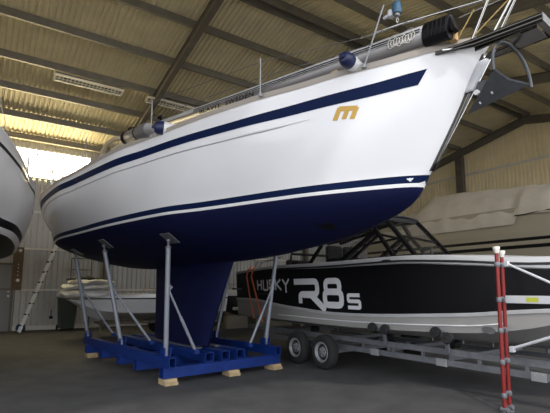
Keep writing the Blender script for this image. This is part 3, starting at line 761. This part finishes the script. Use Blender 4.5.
b = MB(); rows = [[PL(SU + .06 + (NU - SU - .12) * k / 6, vv, z + .05 * math.sin(PI * k / 6)) for k in range(7)] for vv, z in ((top0 - .05, 2.88), (6.5, 2.89), (top1, 2.64))]
b.grid(rows); b.build('cabin_roof', M['blackmat'], pb, solid=.03)
for uu, vv in ((6.65, 7.15), (7.15, 7.15), (6.6, 8.6)):
    b = MB(); b.box(PV - vv - .25, PV - vv + .25, uu - PU - .24, uu - PU + .24, 1.45, 1.58); b.build('seat_cushion', M['blackmat'], pb, bevel=.05)
    b = MB(); b.box(PV - vv - .28, PV - vv - .16, uu - PU - .22, uu - PU + .22, 1.5, 1.86 if vv < 8 else 1.62); b.build('seat_back', M['blackmat'], pb, bevel=.05)
b = MB(); b.tube([PL(6.15, 8.35, 2.06), PL(6.3, 8.5, 2.36), PL(7.7, 8.5, 2.36), PL(7.85, 8.35, 2.06)], .03, 8); b.build('ski_arch', M['blackmat'], pb, smooth=True)
b = MB(); b.tube([PL(6.0, 4.35, 2.05), PL(6.0, 4.35, 2.16), PL(6.0, 4.55, 2.14)], .025, 8); b.tube([PL(6.0, 4.5, 2.05), PL(6.0, 4.5, 2.13)], .02, 8); b.build('cleat', M['blackmat'], pb, smooth=True)
b = MB(); b.tube([PL(6.0, 9.75, 2.0), PL(6.0, 9.6, 2.2), PL(6.2, 9.0, 2.24)], .016, 8); b.tube([PL(5.95, 9.6, 1.98), PL(6.0, 9.3, 2.2), PL(6.2, 8.8, 2.3)], .016, 8); b.build('stern_rail', M['chrome'], pb, smooth=True)
b = MB(); b.box(PV - 10.85, PV - 10.2, -1.0, 1.0, .95 - .62, 1.03 - .62); b.build('swim_platform', M['gel'], pb, bevel=.02)
b = MB(); b.tube([PL(5.95, 9.8, 1.53), PL(5.7, 10.3, 1.53), PL(6.0, 10.7, 1.53), PL(8.0, 10.7, 1.53)], .022, 8); b.build('platform_rail', M['galv'], pb, smooth=True)

# trailer
tr = thing('boat_trailer', 'galvanised tandem axle boat trailer carrying the black motorboat', 'trailer', W(PU, PV, 0), PR)
def TL(u, v, z): return Vector((PV - v, u - PU, z))
for s_ in (-1, 1):
    uu = PU + s_ * 1.0
    def bz(v): return 0
    b = MB(); b.beam(TL(uu, 9.9, .585), TL(uu, 1.8, .575), .06, .085); b.build('frame_rail', M['galv'], tr)
    b = MB(); b.beam(TL(uu, 9.0, .415), TL(uu, 1.8, .42), .06, .085); b.build('frame_rail', M['galv'], tr)
    for v in (2.4, 3.0, 3.65, 4.6, 5.2, 5.9, 8.8):
        b = MB(); b.beam(TL(uu, v, .44), TL(uu, v, .56), .04, .04, up=(1, 0, 0)); b.build('frame_strut', M['galv'], tr)
    for v in (2.85, 4.25, 5.6):
        b = MB(); b.box(PV - v - .09, PV - v + .09, uu - PU + s_ * .03 - .012, uu - PU + s_ * .03 + .012, .36, .47)
        for dx in (-.05, .05): b.lathe((PV - v + dx, uu - PU + s_ * .045, .44), (0, s_, 0), [(-.02, .016), (.012, .016)], 8)
        b.build('clamp_plate', M['rim'], tr)
for v in (2.4, 4.1, 5.3, 7.05, 9.0):
    b = MB(); b.beam(TL(PU - 1.0, v, .50), TL(PU + 1.0, v, .50), .07, .08, up=(1, 0, 0)); b.build('cross_member', M['galv'], tr)
def wheel(u, v, s_):
    t = MB(); R_, wd = .325, .19; c = TL(u, v, R_); ax = (0, s_, 0)
    t.lathe(c, ax, [(-wd, .19), (-wd, R_ - .05), (-wd + .03, R_ - .01), (-wd + .05, R_), (-.05, R_), (-.03, R_ - .01), (0, R_ - .05), (.005, R_ - .10), (-.01, .195), (-.05, .19)], 40)
    w = t.build('wheel', M['rubber'], tr, smooth=True)
    t = MB(); t.lathe(c, ax, [(-.17, .19), (-.005, .192), (0, .175), (-.03, .165), (-.05, .15), (-.055, .10), (-.03, .09), (-.03, .055)], 36); t.build('rim', M['rim'], w, smooth=True)
    t = MB(); t.lathe(c, ax, [(-.05, .05), (.0, .045), (.015, .03), (.015, .01)], 18); t.build('hub', M['galv'], w, smooth=True)
    t = MB()
    for k in range(10):
        t = MB(); th = 2 * PI * k / 10; t.lathe(c + Vector((.125 * math.cos(th), s_ * -.053, .125 * math.sin(th))), ax, [(-.01, .017), (.004, .017)], 8); t.build('rim_hole', M['blackmat'], w)
    for k in range(5):
        t = MB(); th = 2 * PI * k / 5 + .3; t.lathe(c + Vector((.075 * math.cos(th), s_ * -.03, .075 * math.sin(th))), ax, [(-.01, .012), (.01, .012)], 6); t.build('wheel_nut', M['blackmat'], w)
for s_ in (-1, 1):
    for v in (6.63, 7.47): wheel(PU + s_ * 1.40, v, s_)
for v in (6.63, 7.47):
    b = MB(); b.beam(TL(PU - 1.25, v, .325), TL(PU + 1.25, v, .325), .08, .08, up=(1, 0, 0)); b.build('axle', M['galv'], tr)
for s_ in (-1, 1):     # axle hangers
    for v in (6.63, 7.47):
        b = MB(); b.box(PV - v - .1, PV - v + .1, s_ * 1.0 - .03, s_ * 1.0 + .03, .29, .40); b.build('axle_hanger', M['galv'], tr)
def roller(u, v, z, tilt):
    b = MB(); c = TL(u, v, z); ax = Vector((0, -1, .35)).normalized()
    b.lathe(c - ax * .035, ax, [(0, .035), (.0, .075), (.015, .085), (.055, .085), (.07, .075), (.07, .035)], 20); r = b.build('keel_roller', M['rubber'], tr, smooth=True)
    b = MB(); b.lathe(c, ax, [(.02, .03), (.045, .025), (.05, .01)], 12); b.build('roller_hub', M['blackmat'], r, smooth=True)
for u, v, z in ((5.76, 5.45, .86), (5.76, 5.17, .85), (5.78, 4.20, .87), (5.80, 4.02, .80)): roller(u, v, z, 0)
for v0, v1, zc in ((5.31, 5.31, .80), (4.10, 4.10, .80)):
    b = MB(); b.beam(TL(5.93, v0, .58), TL(5.90, v0, zc), .05, .05, up=(1, 0, 0)); b.beam(TL(5.84, v0 + .15, .84), TL(5.84, v0 - .15, .82), .03, .04); b.build('roller_arm', M['galv'], tr)
for v in (2.6, 4.7, 6.2, 8.5):
    b = MB(); b.lathe(TL(PU, v, .565), (0, 1, 0), [(-.09, .07), (-.07, .075), (0, .06), (.07, .075), (.09, .07)], 16); b.build('centre_roller', M['rubber'], tr, smooth=True)
b = MB(); b.beam(TL(PU - 1.0, 1.85, .5), TL(PU, .2, .5), .08, .1); b.beam(TL(PU + 1.0, 1.85, .5), TL(PU, .2, .5), .08, .1); b.beam(TL(PU, .3, .5), TL(PU, -.4, .5), .08, .1); b.build('drawbar', M['galv'], tr)
b = MB(); b.tube([TL(PU + .1, .1, .05), TL(PU + .1, .1, .7)], .03, 10); b.lathe(TL(PU + .1, .1, .1), (1, 0, 0), [(-.03, .1), (.03, .1)], 16); b.build('jockey_wheel', M['galv'], tr, smooth=True)

# orange straps hanging at the stern corner of the motorboat
def strap(pts, label, w=.028):
    b = MB(); P = [W(*p) for p in pts]; rows = []
    for i, p in enumerate(P):
        d = (P[min(i + 1, len(P) - 1)] - P[max(i - 1, 0)]).normalized(); sd = d.cross(W(1, 0)).normalized()
        rows.append([p - sd * w / 2, p + sd * w / 2])
    b.grid(rows); o = tag(b.build('tie_down_strap', M['orange'], solid=.004), label, 'strap', 'orange tie-down straps at the motorboat stern')
strap([(5.80, 9.30, 2.10), (5.735, 9.32, 2.02), (5.72, 9.35, 1.93), (5.71, 9.38, 1.83), (5.70, 9.16, 1.42), (5.68, 8.92, 1.0), (5.64, 8.74, .78)], 'orange strap hanging over the motorboat stern quarter, nearer the lettering', .065)
strap([(5.80, 9.52, 2.10), (5.735, 9.55, 2.02), (5.72, 9.58, 1.93), (5.71, 9.60, 1.84), (5.70, 9.45, 1.42), (5.68, 9.3, 1.1), (5.64, 9.12, .82)], 'orange strap hanging over the motorboat stern quarter, nearer the stern', .06)

# ---------------------------------------------------------------- red trestle
ts = thing('trestle_tower', 'red tube trestle tower with pale clamps standing at the right beside the motorboat', 'trestle', W(5.42, 3.02, 0), PR)
def SL(u, v, z): return Vector((3.02 - v, u - 5.42, z))
def spole(u, v, h, lean):
    b = MB(); b.tube([SL(u, v, .07), SL(u + lean[0], v + lean[1], h)], .024, 14); p = b.build('upright', M['red'], ts, smooth=True)
    b = MB(); e = SL(u + lean[0], v + lean[1], h); b.lathe(e - Vector((0, 0, .01)), (0, 0, 1), [(0, .026), (.03, .034), (.07, .045), (.085, .04)], 14); b.build('padded_cap', M['ropewhite'], p, smooth=True)
    b = MB(); f0 = SL(u, v, 0); b.lathe(f0, (0, 0, 1), [(0, .05), (.015, .05), (.025, .02), (.08, .02)], 14); b.lathe(f0 + Vector((.0, 0, .055)), (1, 0, 0), [(-.045, .03), (.045, .03)], 12); b.build('castor_foot', M['galv'], p, smooth=True)
    for z in (.22, .62, 1.0, 1.38, 1.82):
        b = MB(); t = (z - .07) / (h - .07); b.lathe(SL(u + lean[0] * t, v + lean[1] * t, z - .03), (0, 0, 1), [(0, .03), (.01, .034), (.05, .034), (.06, .03)], 14); b.build('collar', M['galv'], p, smooth=True)
spole(5.49, 3.05, 1.97, (-.04, -.05)); spole(5.67, 3.085, 1.93, (-.04, -.05))
for z in (.24, .64, 1.02, 1.40, 1.83):
    b = MB(); t = z / 1.97; b.tube([SL(5.49 - .04 * t, 3.05 - .05 * t, z), SL(5.67 - .04 * t, 3.085 - .05 * t, z)], .019, 10); b.build('rung', M['galv'], ts, smooth=True)
b = MB(); b.box(.0, 1.75, .20, .26, 1.335, 1.43); bm_ = b.build('platform_beam', M['alu'], ts, bevel=.004)
b = MB(); b.box(.26, .40, .197, .2005, 1.355, 1.41); b.build('rating_label', M['label'], bm_)
b = MB(); b.tube([SL(5.66, 3.0, 1.84), SL(5.66, 2.30, 1.49)], .016, 10); b.build('diagonal_strut', M['alu'], ts, smooth=True)
b = MB(); b.tube([SL(5.66, 3.0, .77), SL(5.66, 2.30, 1.04)], .02, 10); b.build('diagonal_strut', M['alu'], ts, smooth=True)
b = MB(); b.box(.0, .05, .21, .27, 1.80, 1.87); b.build('strut_hook', M['alu'], ts)
b = MB(); b.box(.0, .05, .21, .27, .73, .80); b.build('strut_hook', M['alu'], ts)
b = MB(); b.tube([SL(5.40, 1.3, .07), SL(5.40, 1.3, 1.97)], .024, 12); b.build('upright', M['red'], ts, smooth=True)
b = MB(); b.tube([SL(5.65, 1.3, .0), SL(5.65, 1.3, 1.97)], .024, 12); b.build('upright', M['red'], ts, smooth=True)

# ---------------------------------------------------------------- covered motor cruiser behind
mc = thing('covered_cruiser', 'big cream hulled motor cruiser under a beige canvas cover against the gable wall', 'motorboat', W(13.2, 7.0, 0), PR)
def CL(u, v, z): return Vector((7.0 - v, u - 13.2, z))
b = MB()
HBC = [(.6, .15), (1.6, .9), (3, 1.5), (4.5, 1.72), (11, 1.72)]
prof = [(1.0, 3.62), (1.0, 3.0), (1.0, 2.95), (.985, 2.82), (.985, 2.74), (.99, 2.64), (.98, 2.55), (.96, 2.3), (.9, 1.7), (.55, 1.0), (0, .75)]
mats_ = [0, 0, 0, 1, 0, 1, 0, 2, 2, 2]
for sgn in (-1, 1):
    rows = []
    for i in range(31):
        v = .6 + 10.4 * i / 30; h = itp(v, HBC); sh = 0
        rows.append([CL(13.2 + sgn * h * k, v, z + sh * (z - .7) / 2.5) for k, z in prof])
    b.grid(rows, matf=lambda i, j: mats_[j])
    if sgn < 0: l0 = rows[-1]
    else: b.grid([l0, rows[-1]])
b.build('hull', [M['bghull'], M['black'], M['bghull']], mc, smooth=True)
# canvas cover, draped with folds
b = MB(); rows = []; rr = random.Random(3)
for i in range(91):
    v = 1.2 + 9.6 * i / 90
    h = itp(v, HBC); row = []
    fold = .018 * math.sin(v * 5.1) + .014 * math.sin(v * 11.3 + 1.2) + .012 * math.sin(v * 2.3 + .4)
    zb = 3.18 if v > 5.78 else 3.42 - .04 * (5.78 - v)
    zt = itp(v, [(1, 4.0), (4.9, 4.22), (5.8, 4.27), (8.5, 4.45), (9.2, 4.1), (10.8, 3.9)])
    for k in range(13):
        t = k / 12
        z = zb + (zt - zb) * t
        inset = .62 * t ** 2.2
        row.append(CL(13.2 - (h + .05 - inset) - fold * (1 - t) * (.4 + t * 1.4), v, z + .01 * math.sin(v * 7 + t * 5) * t))
    for k in range(1, 5): row.append(CL(13.2 - (h - .57) * (1 - k / 4), v, zt + .12 * math.sin(PI / 2 * k / 4)))
    for k in range(1, 5): row.append(CL(13.2 + (h - .3) * k / 4, v, zt + .12 * math.cos(PI / 2 * k / 4)))
    row.append(CL(13.2 + h + .05, v, 3.3)); rows.append(row)
b.grid(rows); b.build('canvas_cover', M['canvas'], mc, smooth=True)
b = MB(); b.tube([CL(11.44, 5.75, 3.40), CL(11.44, 4.9, 3.44)], .018, 6); b.build('cover_pole', M['black'], mc)
b = MB()
for v in (3, 9):
    for uu in (12.4, 14.0): b.box(7.0 - v - .15, 7.0 - v + .15, uu - 13.2 - .15, uu - 13.2 + .15, 0, 1.05)
b.box(-3, 4.5, -.12, .12, .0, .85)
b.build('support_block', M['steel'], mc)

# ---------------------------------------------------------------- second yacht at the left edge
LU, LV, LZ = -.91, 4.0, 0
ly = thing('sailing_yacht', 'grey white sailing yacht with a black boot stripe cut off by the left edge', 'sailboat', W(LU, LV, 0), PR)
def LL(a, q, z): return Vector((-(a - 1.9), q, 3.58 - (4.1 - z) * .77))
hull_mesh(LL, .16, .11, [M['gelold'], M['black'], M['gelold'], M['black']], 'hull', ly)
deck_mesh(LL, M['gelold'], 'deck', ly)
b = MB(); rows = []
for i in range(61):
    a = 2.5 + 10.9 * i / 60
    rows.append([LL(a, hb(a, z) + .005, z) for z in (3.79, 3.85)])
b.grid(rows); b.build('cove_stripe', M['black'], ly, smooth=True)
b = MB(); rows = []
for i in range(61):
    a = 1.95 + 11.6 * i / 60; z = zs(a); h = hb(a, z - .005)
    rows.append([LL(a, h + q, z + d) for q, d in ((.006, -.03), (.012, .03), (-.03, .03))])
b.grid(rows); b.build('toe_rail', M['gelold'], ly, smooth=True)
b = MB(); rows = []
for t in [i / 5 for i in range(6)]:
    z = .30 + 1.85 * t; row = []
    for k in range(25):
        th = 2 * PI * k / 24; x = (1 + math.cos(th)) / 2; row.append(LL(6.6 + x * (2.4 + .5 * t), .3 * 2.6 * math.sqrt(x) * (1 - x) * (1 if math.sin(th) >= 0 else -1) * .5, z))
    rows.append(row)
b.grid(rows); b.add(rows[0][:-1], [tuple(range(24))]); b.build('keel', M['black'], ly, smooth=True)
b = MB(); b.box(-8.0, -4.2, -.3, .3, 0, .62); b.build('keel_block', M['timber'], ly)
for a, q in ((6.6, 1.62), (7.0, 1.64)):
    pass
b = MB(); b.tube([LL(7.1, 1.60, 3.92), LL(7.1, 1.62, 4.62)], .022, 10); b.build('stanchion', M['alu'], ly, smooth=True)
# shrouds: thin stays running up forward
for i, (a1, q1, z1) in enumerate(((5.2, 1.0, 4.9), (5.2, .6, 5.6), (5.6, .9, 5.8))):
    b = MB(); b.tube([LL(7.35 + .5 * i, 1.62, 3.9), LL(a1, q1, z1 + .2)], .005, 5); b.build('guard_wire', M['girt'], ly)

# ---------------------------------------------------------------- small white boat with tarpaulins
sbt = thing('small_boat', 'small white open boat with a dark gunwale line standing behind the prop posts', 'boat', W(5.0, 15.0, 0), BA)
def BL(u, v, z): return Vector((u - 5.0, v - 15.0, z))
b = MB()
SBH = [(2.45, .04), (2.85, .42), (3.5, .75), (4.4, .92), (7.6, .9)]
SBK = [(2.45, 1.22), (2.8, .98), (3.15, .66), (3.6, .55), (7.6, .52)]
SBC = [(2.45, 1.235), (2.8, 1.08), (3.4, .86), (4.4, .78), (7.6, .76)]
SBG = [(2.45, 1.33), (3.0, 1.31), (5, 1.37), (7.6, 1.36)]
for sgn in (-1, 1):
    rows = []
    for i in range(31):
        uu = 2.45 + 5.15 * i / 30; h = itp(uu, SBH); g = itp(uu, SBG); cz = itp(uu, SBC); kz = itp(uu, SBK)
        rows.append([BL(uu, 15 + sgn * (h - .12), g), BL(uu, 15 + sgn * (h - .02), g), BL(uu, 15 + sgn * h, 1.26), BL(uu, 15 + sgn * (h + .02), 1.25), BL(uu, 15 + sgn * (h + .02), 1.215), BL(uu, 15 + sgn * h * .99, 1.20), BL(uu, 15 + sgn * h * .94, (1.2 + cz) / 2 + .02), BL(uu, 15 + sgn * (h * .94 - .015), (1.2 + cz) / 2), BL(uu, 15 + sgn * h * .86, cz), BL(uu, 15, kz)])
    b.grid(rows, matf=lambda i, j: 1 if j == 3 else 0)
    if sgn < 0: l0 = rows[-1]
    else: b.grid([l0, rows[-1]])
b.build('hull', [M['gel'], M['blackmat']], sbt, smooth=True)
b = MB(); rows = []
for i in range(31):
    uu = 2.5 + 5.1 * i / 30; h = itp(uu, SBH) - .1; rows.append([BL(uu, 15 - h, itp(uu, SBG) - .01), BL(uu, 15, itp(uu, SBG) + .02), BL(uu, 15 + h, itp(uu, SBG) - .01)])
b.grid(rows); b.build('deck', M['gel'], sbt, smooth=True)
b = MB(); b.tube([BL(4.6, 14.4, 1.4), BL(4.7, 14.4, 1.56), BL(7.3, 14.35, 1.52), BL(7.4, 14.35, 1.38)], .02, 8); b.build('grab_rail', M['timber'], sbt, smooth=True)
st = thing('small_trailer', 'low dark trailer under the small white boat behind the cradle', 'trailer', W(5.0, 15.0, 0), BA)
b = MB(); b.beam((-1.6, -.4, .46), (2.6, -.4, .46), .06, .08); b.beam((-1.6, .4, .46), (2.6, .4, .46), .06, .08); 
for x in (-1.55, 0, 2.0): b.beam((x, -.55, .46), (x, .55, .46), .06, .06)
b.build('frame', M['steel'], st)
for s_ in (-1, 1):
    b = MB(); b.lathe((.6, s_ * .78, .28), (0, s_, 0), [(-.08, .15), (-.08, .24), (-.05, .28), (.05, .28), (.08, .24), (.08, .15), (.03, .12)], 24); b.build('wheel', M['rubber'], st, smooth=True)
b = MB(); b.tube([(.6, -.75, .28), (.6, .75, .28)], .03, 8); b.box(.55, .65, -.43, -.37, .26, .44); b.box(.55, .65, .37, .43, .26, .44); b.build('axle', M['steel'], st)
b = MB(); b.tube([(-1.5, 0, 0), (-1.5, 0, .46)], .03, 8); b.build('prop_stand', M['steel'], st)
rb = thing('runabout', 'dark hulled runabout with pale deck, seen between the yacht keel and the black motorboat', 'boat', W(9.9, 15.6, 0), BA)
b = MB()
RH = [(-2.2, .05), (-1.7, .5), (-.9, .85), (.3, 1.0), (2.6, .98)]; RK = [(-2.2, 1.0), (-1.7, .72), (-.9, .5), (2.6, .45)]
for sgn in (-1, 1):
    rows = []
    for i in range(25):
        x = -2.2 + 4.8 * i / 24; h = itp(x, RH); k = itp(x, RK)
        rows.append([(x, sgn * (h - .15), 1.48), (x, sgn * h, 1.42), (x, sgn * h, 1.28), (x, sgn * h * .98, 1.26), (x, sgn * h * .86, k + .32), (x, 0, k)])
    b.grid(rows, matf=lambda i, j: 0 if j < 2 else 1)
    if sgn < 0: l0 = rows[-1]
    else: b.grid([l0, rows[-1]], 1)
b.build('hull', [M['gelgrey'], M['blackmat']], rb, smooth=True)
b = MB(); rows = []
for i in range(25):
    x = -2.15 + 4.75 * i / 24; h = max(.02, itp(x, RH) - .14); rows.append([(x, -h, 1.475), (x, 0, 1.53), (x, h, 1.475)])
b.grid(rows); b.build('deck', M['gelgrey'], rb, smooth=True)
b = MB(); b.tube([(-1.9, -.25, 1.48), (-1.7, -.38, 1.72), (-.6, -.78, 1.76), (-.4, -.82, 1.48)], .016, 8); b.build('bow_rail', M['chrome'], rb, smooth=True)
b = MB(); b.box(-1.6, 2.2, -.12, .12, .0, .5); b.box(-.6, -.4, -.7, .7, .0, .52); b.box(1.6, 1.8, -.7, .7, .0, .52); b.build('cradle_stand', M['steel'], rb)
# folded tarpaulins piled at the bow
def tarp(u0, u1, z0, z1, label, seed, vo=15.0):
    r_ = random.Random(seed); b = MB(); rows = []; cu, hw = (u0 + u1) / 2, (u1 - u0) / 2; n = 28
    ph = [r_.uniform(0, 6) for _ in range(4)]
    for j in range(9):
        th = -PI / 2 + PI * j / 8; row = []
        for k in range(n + 1):
            al = 2 * PI * (k % n) / n
            rr_ = (1 + .07 * math.sin(3 * al + ph[0]) + .05 * math.sin(7 * al + ph[1] + j) + .03 * math.sin(13 * al + ph[3] + 2 * j)) * max(.02, math.cos(th)) ** .35
            c_, s_ = math.cos(al), math.sin(al)
            row.append(BL(cu + hw * rr_ * abs(c_) ** .7 * (1 if c_ > 0 else -1), vo + .92 * rr_ * abs(s_) ** .7 * (1 if s_ > 0 else -1), (z0 + z1) / 2 + (z1 - z0) / 2 * math.sin(th) + .03 * math.sin(5 * al + ph[2]) * math.cos(th) + .018 * math.sin(11 * al + ph[3])))
        rows.append(row)
    b.grid(rows); o = tag(b.build('folded_tarpaulin', M['tarp'], smooth=True), label, 'tarpaulin', 'folded white tarpaulins on the small boat bow'); o.location = W(5.0, 15.0, 0); o.rotation_euler = (0, 0, BA)
tarp(2.24, 3.72, 1.24, 1.50, 'folded white tarpaulin on the small boat bow, lowest of the pile', 1)
tarp(2.34, 3.80, 1.515, 1.67, 'folded white tarpaulin second from the top of the pile on the small boat', 2)
tarp(2.50, 3.78, 1.675, 1.81, 'folded white tarpaulin at the top of the pile on the small boat bow', 4)
b = MB()
b.grid([[BL(2.45 + 1.0 * i / 10, 14.7 + .5 * j / 4, 1.83 + .10 * math.sin(PI * i / 10) * math.sin(PI * j / 4) + .02 * math.sin(i * 2 + j)) for i in range(11)] for j in range(5)])
o = tag(b.build('dark_cloth', M['blackmat'], smooth=True, solid=.02), 'crumpled black cloth on top of the white tarpaulin pile', 'cloth'); o.location = W(5.0, 15.0, 0); o.rotation_euler = (0, 0, BA)

# ---------------------------------------------------------------- left wall items
dr = thing('door_1', None, None, W(.3, V_L, 0), BA); dr['kind'] = 'structure'
b = MB(); b.box(-.55, .92, -.10, -.04, 0, 2.42); b.build('door_leaf', M['door'], dr)
b = MB(); b.box(.92, 1.0, -.12, -.02, 0, 2.5); b.box(-.62, -.55, -.12, -.02, 0, 2.5); b.box(-.62, 1.0, -.12, -.02, 2.42, 2.5); b.box(-.55, .92, -.115, -.03, 1.5, 1.56); b.build('door_frame', M['steel'], dr)
b = MB(); b.lathe((.84, -.1, 1.28), (0, -1, 0), [(0, .03), (.03, .03), (.05, .045), (.07, .03)], 14); b.lathe((.84, -.1, 1.44), (0, -1, 0), [(0, .03), (.03, .03)], 14); b.build('door_handle', M['alu'], dr, smooth=True)
bd = thing('switch_board', 'tall brown wooden board with white electrical fittings beside the grey door', 'switch board', W(1.38, V_L - .05, 1.5), BA)
b = MB(); b.box(-.17, .17, -.075, -.03, 0, 1.6); b.build('backboard', M['board'], bd, bevel=.005)
b = MB(); b.box(-.02, .15, -.16, -.075, 1.05, 1.38); b.build('meter_box', M['board'], bd, bevel=.01)
for x, z in ((.05, 1.47), (.03, .36)):
    b = MB(); b.lathe((x, -.075, z), (0, -1, 0), [(0, .06), (.04, .06), (.06, .045), (.06, .02)], 18); b.build('socket', M['white'], bd, smooth=True)
b = MB()
for z in (.55, .68, .82, .95): b.lathe((.02, -.075, z), (0, -1, 0), [(0, .02), (.02, .02)], 10)
b.build('screw_cover', M['white'], bd)
ld = thing('ladder', 'long aluminium ladder with black rungs leaning against the left wall', 'ladder', W(1.5, 18.45, 0), BA)
lt = Vector((2.70 - 1.5, V_L - .08 - 18.45, 3.5)); ld_d = lt.normalized(); sdv = Vector((0, 1, 0)).cross(ld_d).normalized(); fw = Vector((.0, -1, .0)); rt = Vector((.92, .1, -.33)).normalized()
side_d = Vector((.02, -.36, 0))
for s_ in (0, 1):
    b = MB(); o_ = side_d * s_; b.beam(o_ * 1.0 + Vector((0, 0, 0.02)), lt + o_, .06, .08, up=(0, -1, 0)); b.build('ladder_rail', M['white'], ld)
for k in range(9):
    b = MB(); p = lt * ((k + .6) / 9); b.tube([p - side_d * .16 + Vector((-.03, 0, 0)), p + side_d * 1.12 + Vector((.03, 0, 0))], .03, 8); b.build('rung', M['blackmat'], ld, smooth=True)
bn = thing('wheelie_bin', 'dark green wheelie bin by the wall beneath the small boat bow', 'bin', W(3.05, 18.35, 0), BA)
b = MB(); vs = [(-.24, -.26, .08), (.24, -.26, .08), (.24, .26, .08), (-.24, .26, .08), (-.31, -.34, 1.18), (.31, -.34, 1.18), (.31, .34, 1.18), (-.31, .34, 1.18)]
b.add(vs, [(3, 2, 1, 0), (4, 5, 6, 7), (0, 1, 5, 4), (1, 2, 6, 5), (2, 3, 7, 6), (3, 0, 4, 7)]); b.build('bin_body', M['bin'], bn, bevel=.03)
b = MB(); b.box(-.34, .34, -.37, .37, 1.18, 1.24); b.build('bin_lid', M['bin'], bn, bevel=.02)
b = MB(); b.tube([(-.28, .28, .1), (.28, .28, .1)], .02, 8)
for x in (-.27, .27): b.lathe((x, .28, .1), (1, 0, 0), [(-.025, .1), (.025, .1)], 18)
b.build('bin_wheels', M['rubber'], bn, smooth=True)
hg = MB(); r_ = random.Random(9); rows = []
for j in range(7):
    th = -PI / 2 + PI * j / 6; rows.append([(.17 * math.cos(2 * PI * k / 14) * max(.05, math.cos(th)) ** .5 * (1 + .15 * math.sin(k * 2.3 + j)), .12 * math.sin(2 * PI * k / 14) * max(.05, math.cos(th)) ** .5, .13 + .13 * math.sin(th)) for k in range(14)] )
    rows[-1].append(rows[-1][0])
hg.grid(rows); o = tag(hg.build('plastic_bag', M['bluebag'], smooth=True), 'small blue plastic bag on the floor behind the ladder foot', 'bag'); o.location = W(1.62, 18.95, 0)
hs = thing('hand_brush', 'small blue handled brush hanging on the left wall beside the bin', 'brush', W(2.62, V_L - .09, .5), BA)
b = MB(); b.tube([(0, 0, .0), (0, 0, .25)], .02, 8); b.build('handle', M['bluebag'], hs, smooth=True)
b = MB(); b.box(-.06, .06, -.03, .03, -.1, 0.01); b.build('bristles', M['blackmat'], hs)
# pipe frame by the wall
b = MB(); P = [W(3.2, 18.9, 0), W(3.2, 18.9, 2.75), W(3.95, 18.9, 2.75), W(3.95, 18.9, 0)]
for p0, p1 in zip(P[:-1], P[1:]): b.tube([p0, p1], .022, 8)
for z in (1.9, 2.3): b.tube([W(3.2, 18.9, z), W(3.95, 18.9, z)], .016, 8)
tag(b.build('pipe_rack', M['steel'], smooth=True), 'dark steel pipe rack against the left wall above the tarpaulin pile', 'rack')

# ---------------------------------------------------------------- ceiling battens
def batten(uc, v, ln, label):
    zc = zroof(v) - .03
    t = thing('ceiling_light', label, 'ceiling light', W(uc, v, zc), BA, 'unlit fluorescent battens under the roof')
    b = MB(); prof = [(-.16, .05), (-.16, -.02), (-.13, -.02), (-.10, .03), (.10, .03), (.13, -.02), (.16, -.02), (.16, .05)]
    b.prism(prof, lambda x, y, s: (s, x, y - .05 - .22 * x), -ln / 2, ln / 2); b.build('housing', M['steel'], t)
    b = MB()
    for x in (-.15, .15): b.beam((-ln / 2, x, -.07 - .22 * x), (ln / 2, x, -.07 - .22 * x), .05, .05)
    for q in (-ln / 2, ln / 2): b.beam((q, -.16, -.07 + .035), (q, .16, -.07 - .035), .05, .05)
    b.build('rim', M['lamp'], t)
    for x in (-.06, .06):
        b = MB(); b.tube([(-ln / 2 + .03, x, -.055 - .22 * x), (ln / 2 - .03, x, -.055 - .22 * x)], .019, 10); b.build('tube', M['tube'], t, smooth=True)
    b = MB(); nl = int(ln / .11)
    for k in range(nl + 1):
        s = -ln / 2 + .02 + (ln - .04) * k / nl; b.beam((s, -.13, -.075 + .03), (s, .13, -.075 - .03), .03, .02)
    b.build('louvre', M['lamp'], t)
    b = MB(); b.box(-.6, -.57, -.02, .02, 0, .1); b.box(.57, .6, -.02, .02, 0, .1); b.build('hanger', M['purlin'], t)
batten(2.66, 14.45, 2.05, 'unlit fluorescent batten under the roof, above the yacht stern')
batten(5.55, 14.45, 2.05, 'unlit fluorescent batten half hidden behind the rafter, near the mast')

# ---------------------------------------------------------------- light and camera
w = bpy.data.worlds.new('sky'); bpy.context.scene.world = w; w.use_nodes = True; nt = w.node_tree
bg = nt.nodes['Background']
bg.inputs['Color'].default_value = (.92, .945, 1, 1); bg.inputs['Strength'].default_value = 1.8
sl = bpy.data.lights.new('sun', 'SUN'); sl.energy = .9; sl.angle = R(2); sl.color = (1, .95, .86)
so = bpy.data.objects.new('sun', sl); C.objects.link(so)
sd = W(.35, .55, -.75)       # direction of travel
so.rotation_euler = sd.to_track_quat('-Z', 'Y').to_euler()

cam = bpy.data.cameras.new('camera'); co = bpy.data.objects.new('camera', cam); C.objects.link(co)
cam.sensor_width = 36; cam.lens = 440 / 550 * 36; cam.shift_y = 23.5 / 550
co.location = (0, 0, 1.5); co.rotation_euler = (PI / 2 + math.atan(60 / 440), 0, 0); cam.clip_start = .05
sc = bpy.context.scene; sc.camera = co
sc.view_settings.view_transform = 'Standard'; sc.view_settings.look = 'None'; sc.view_settings.gamma = 1; sc.view_settings.use_curve_mapping = False
sc.view_settings.exposure = 0.6
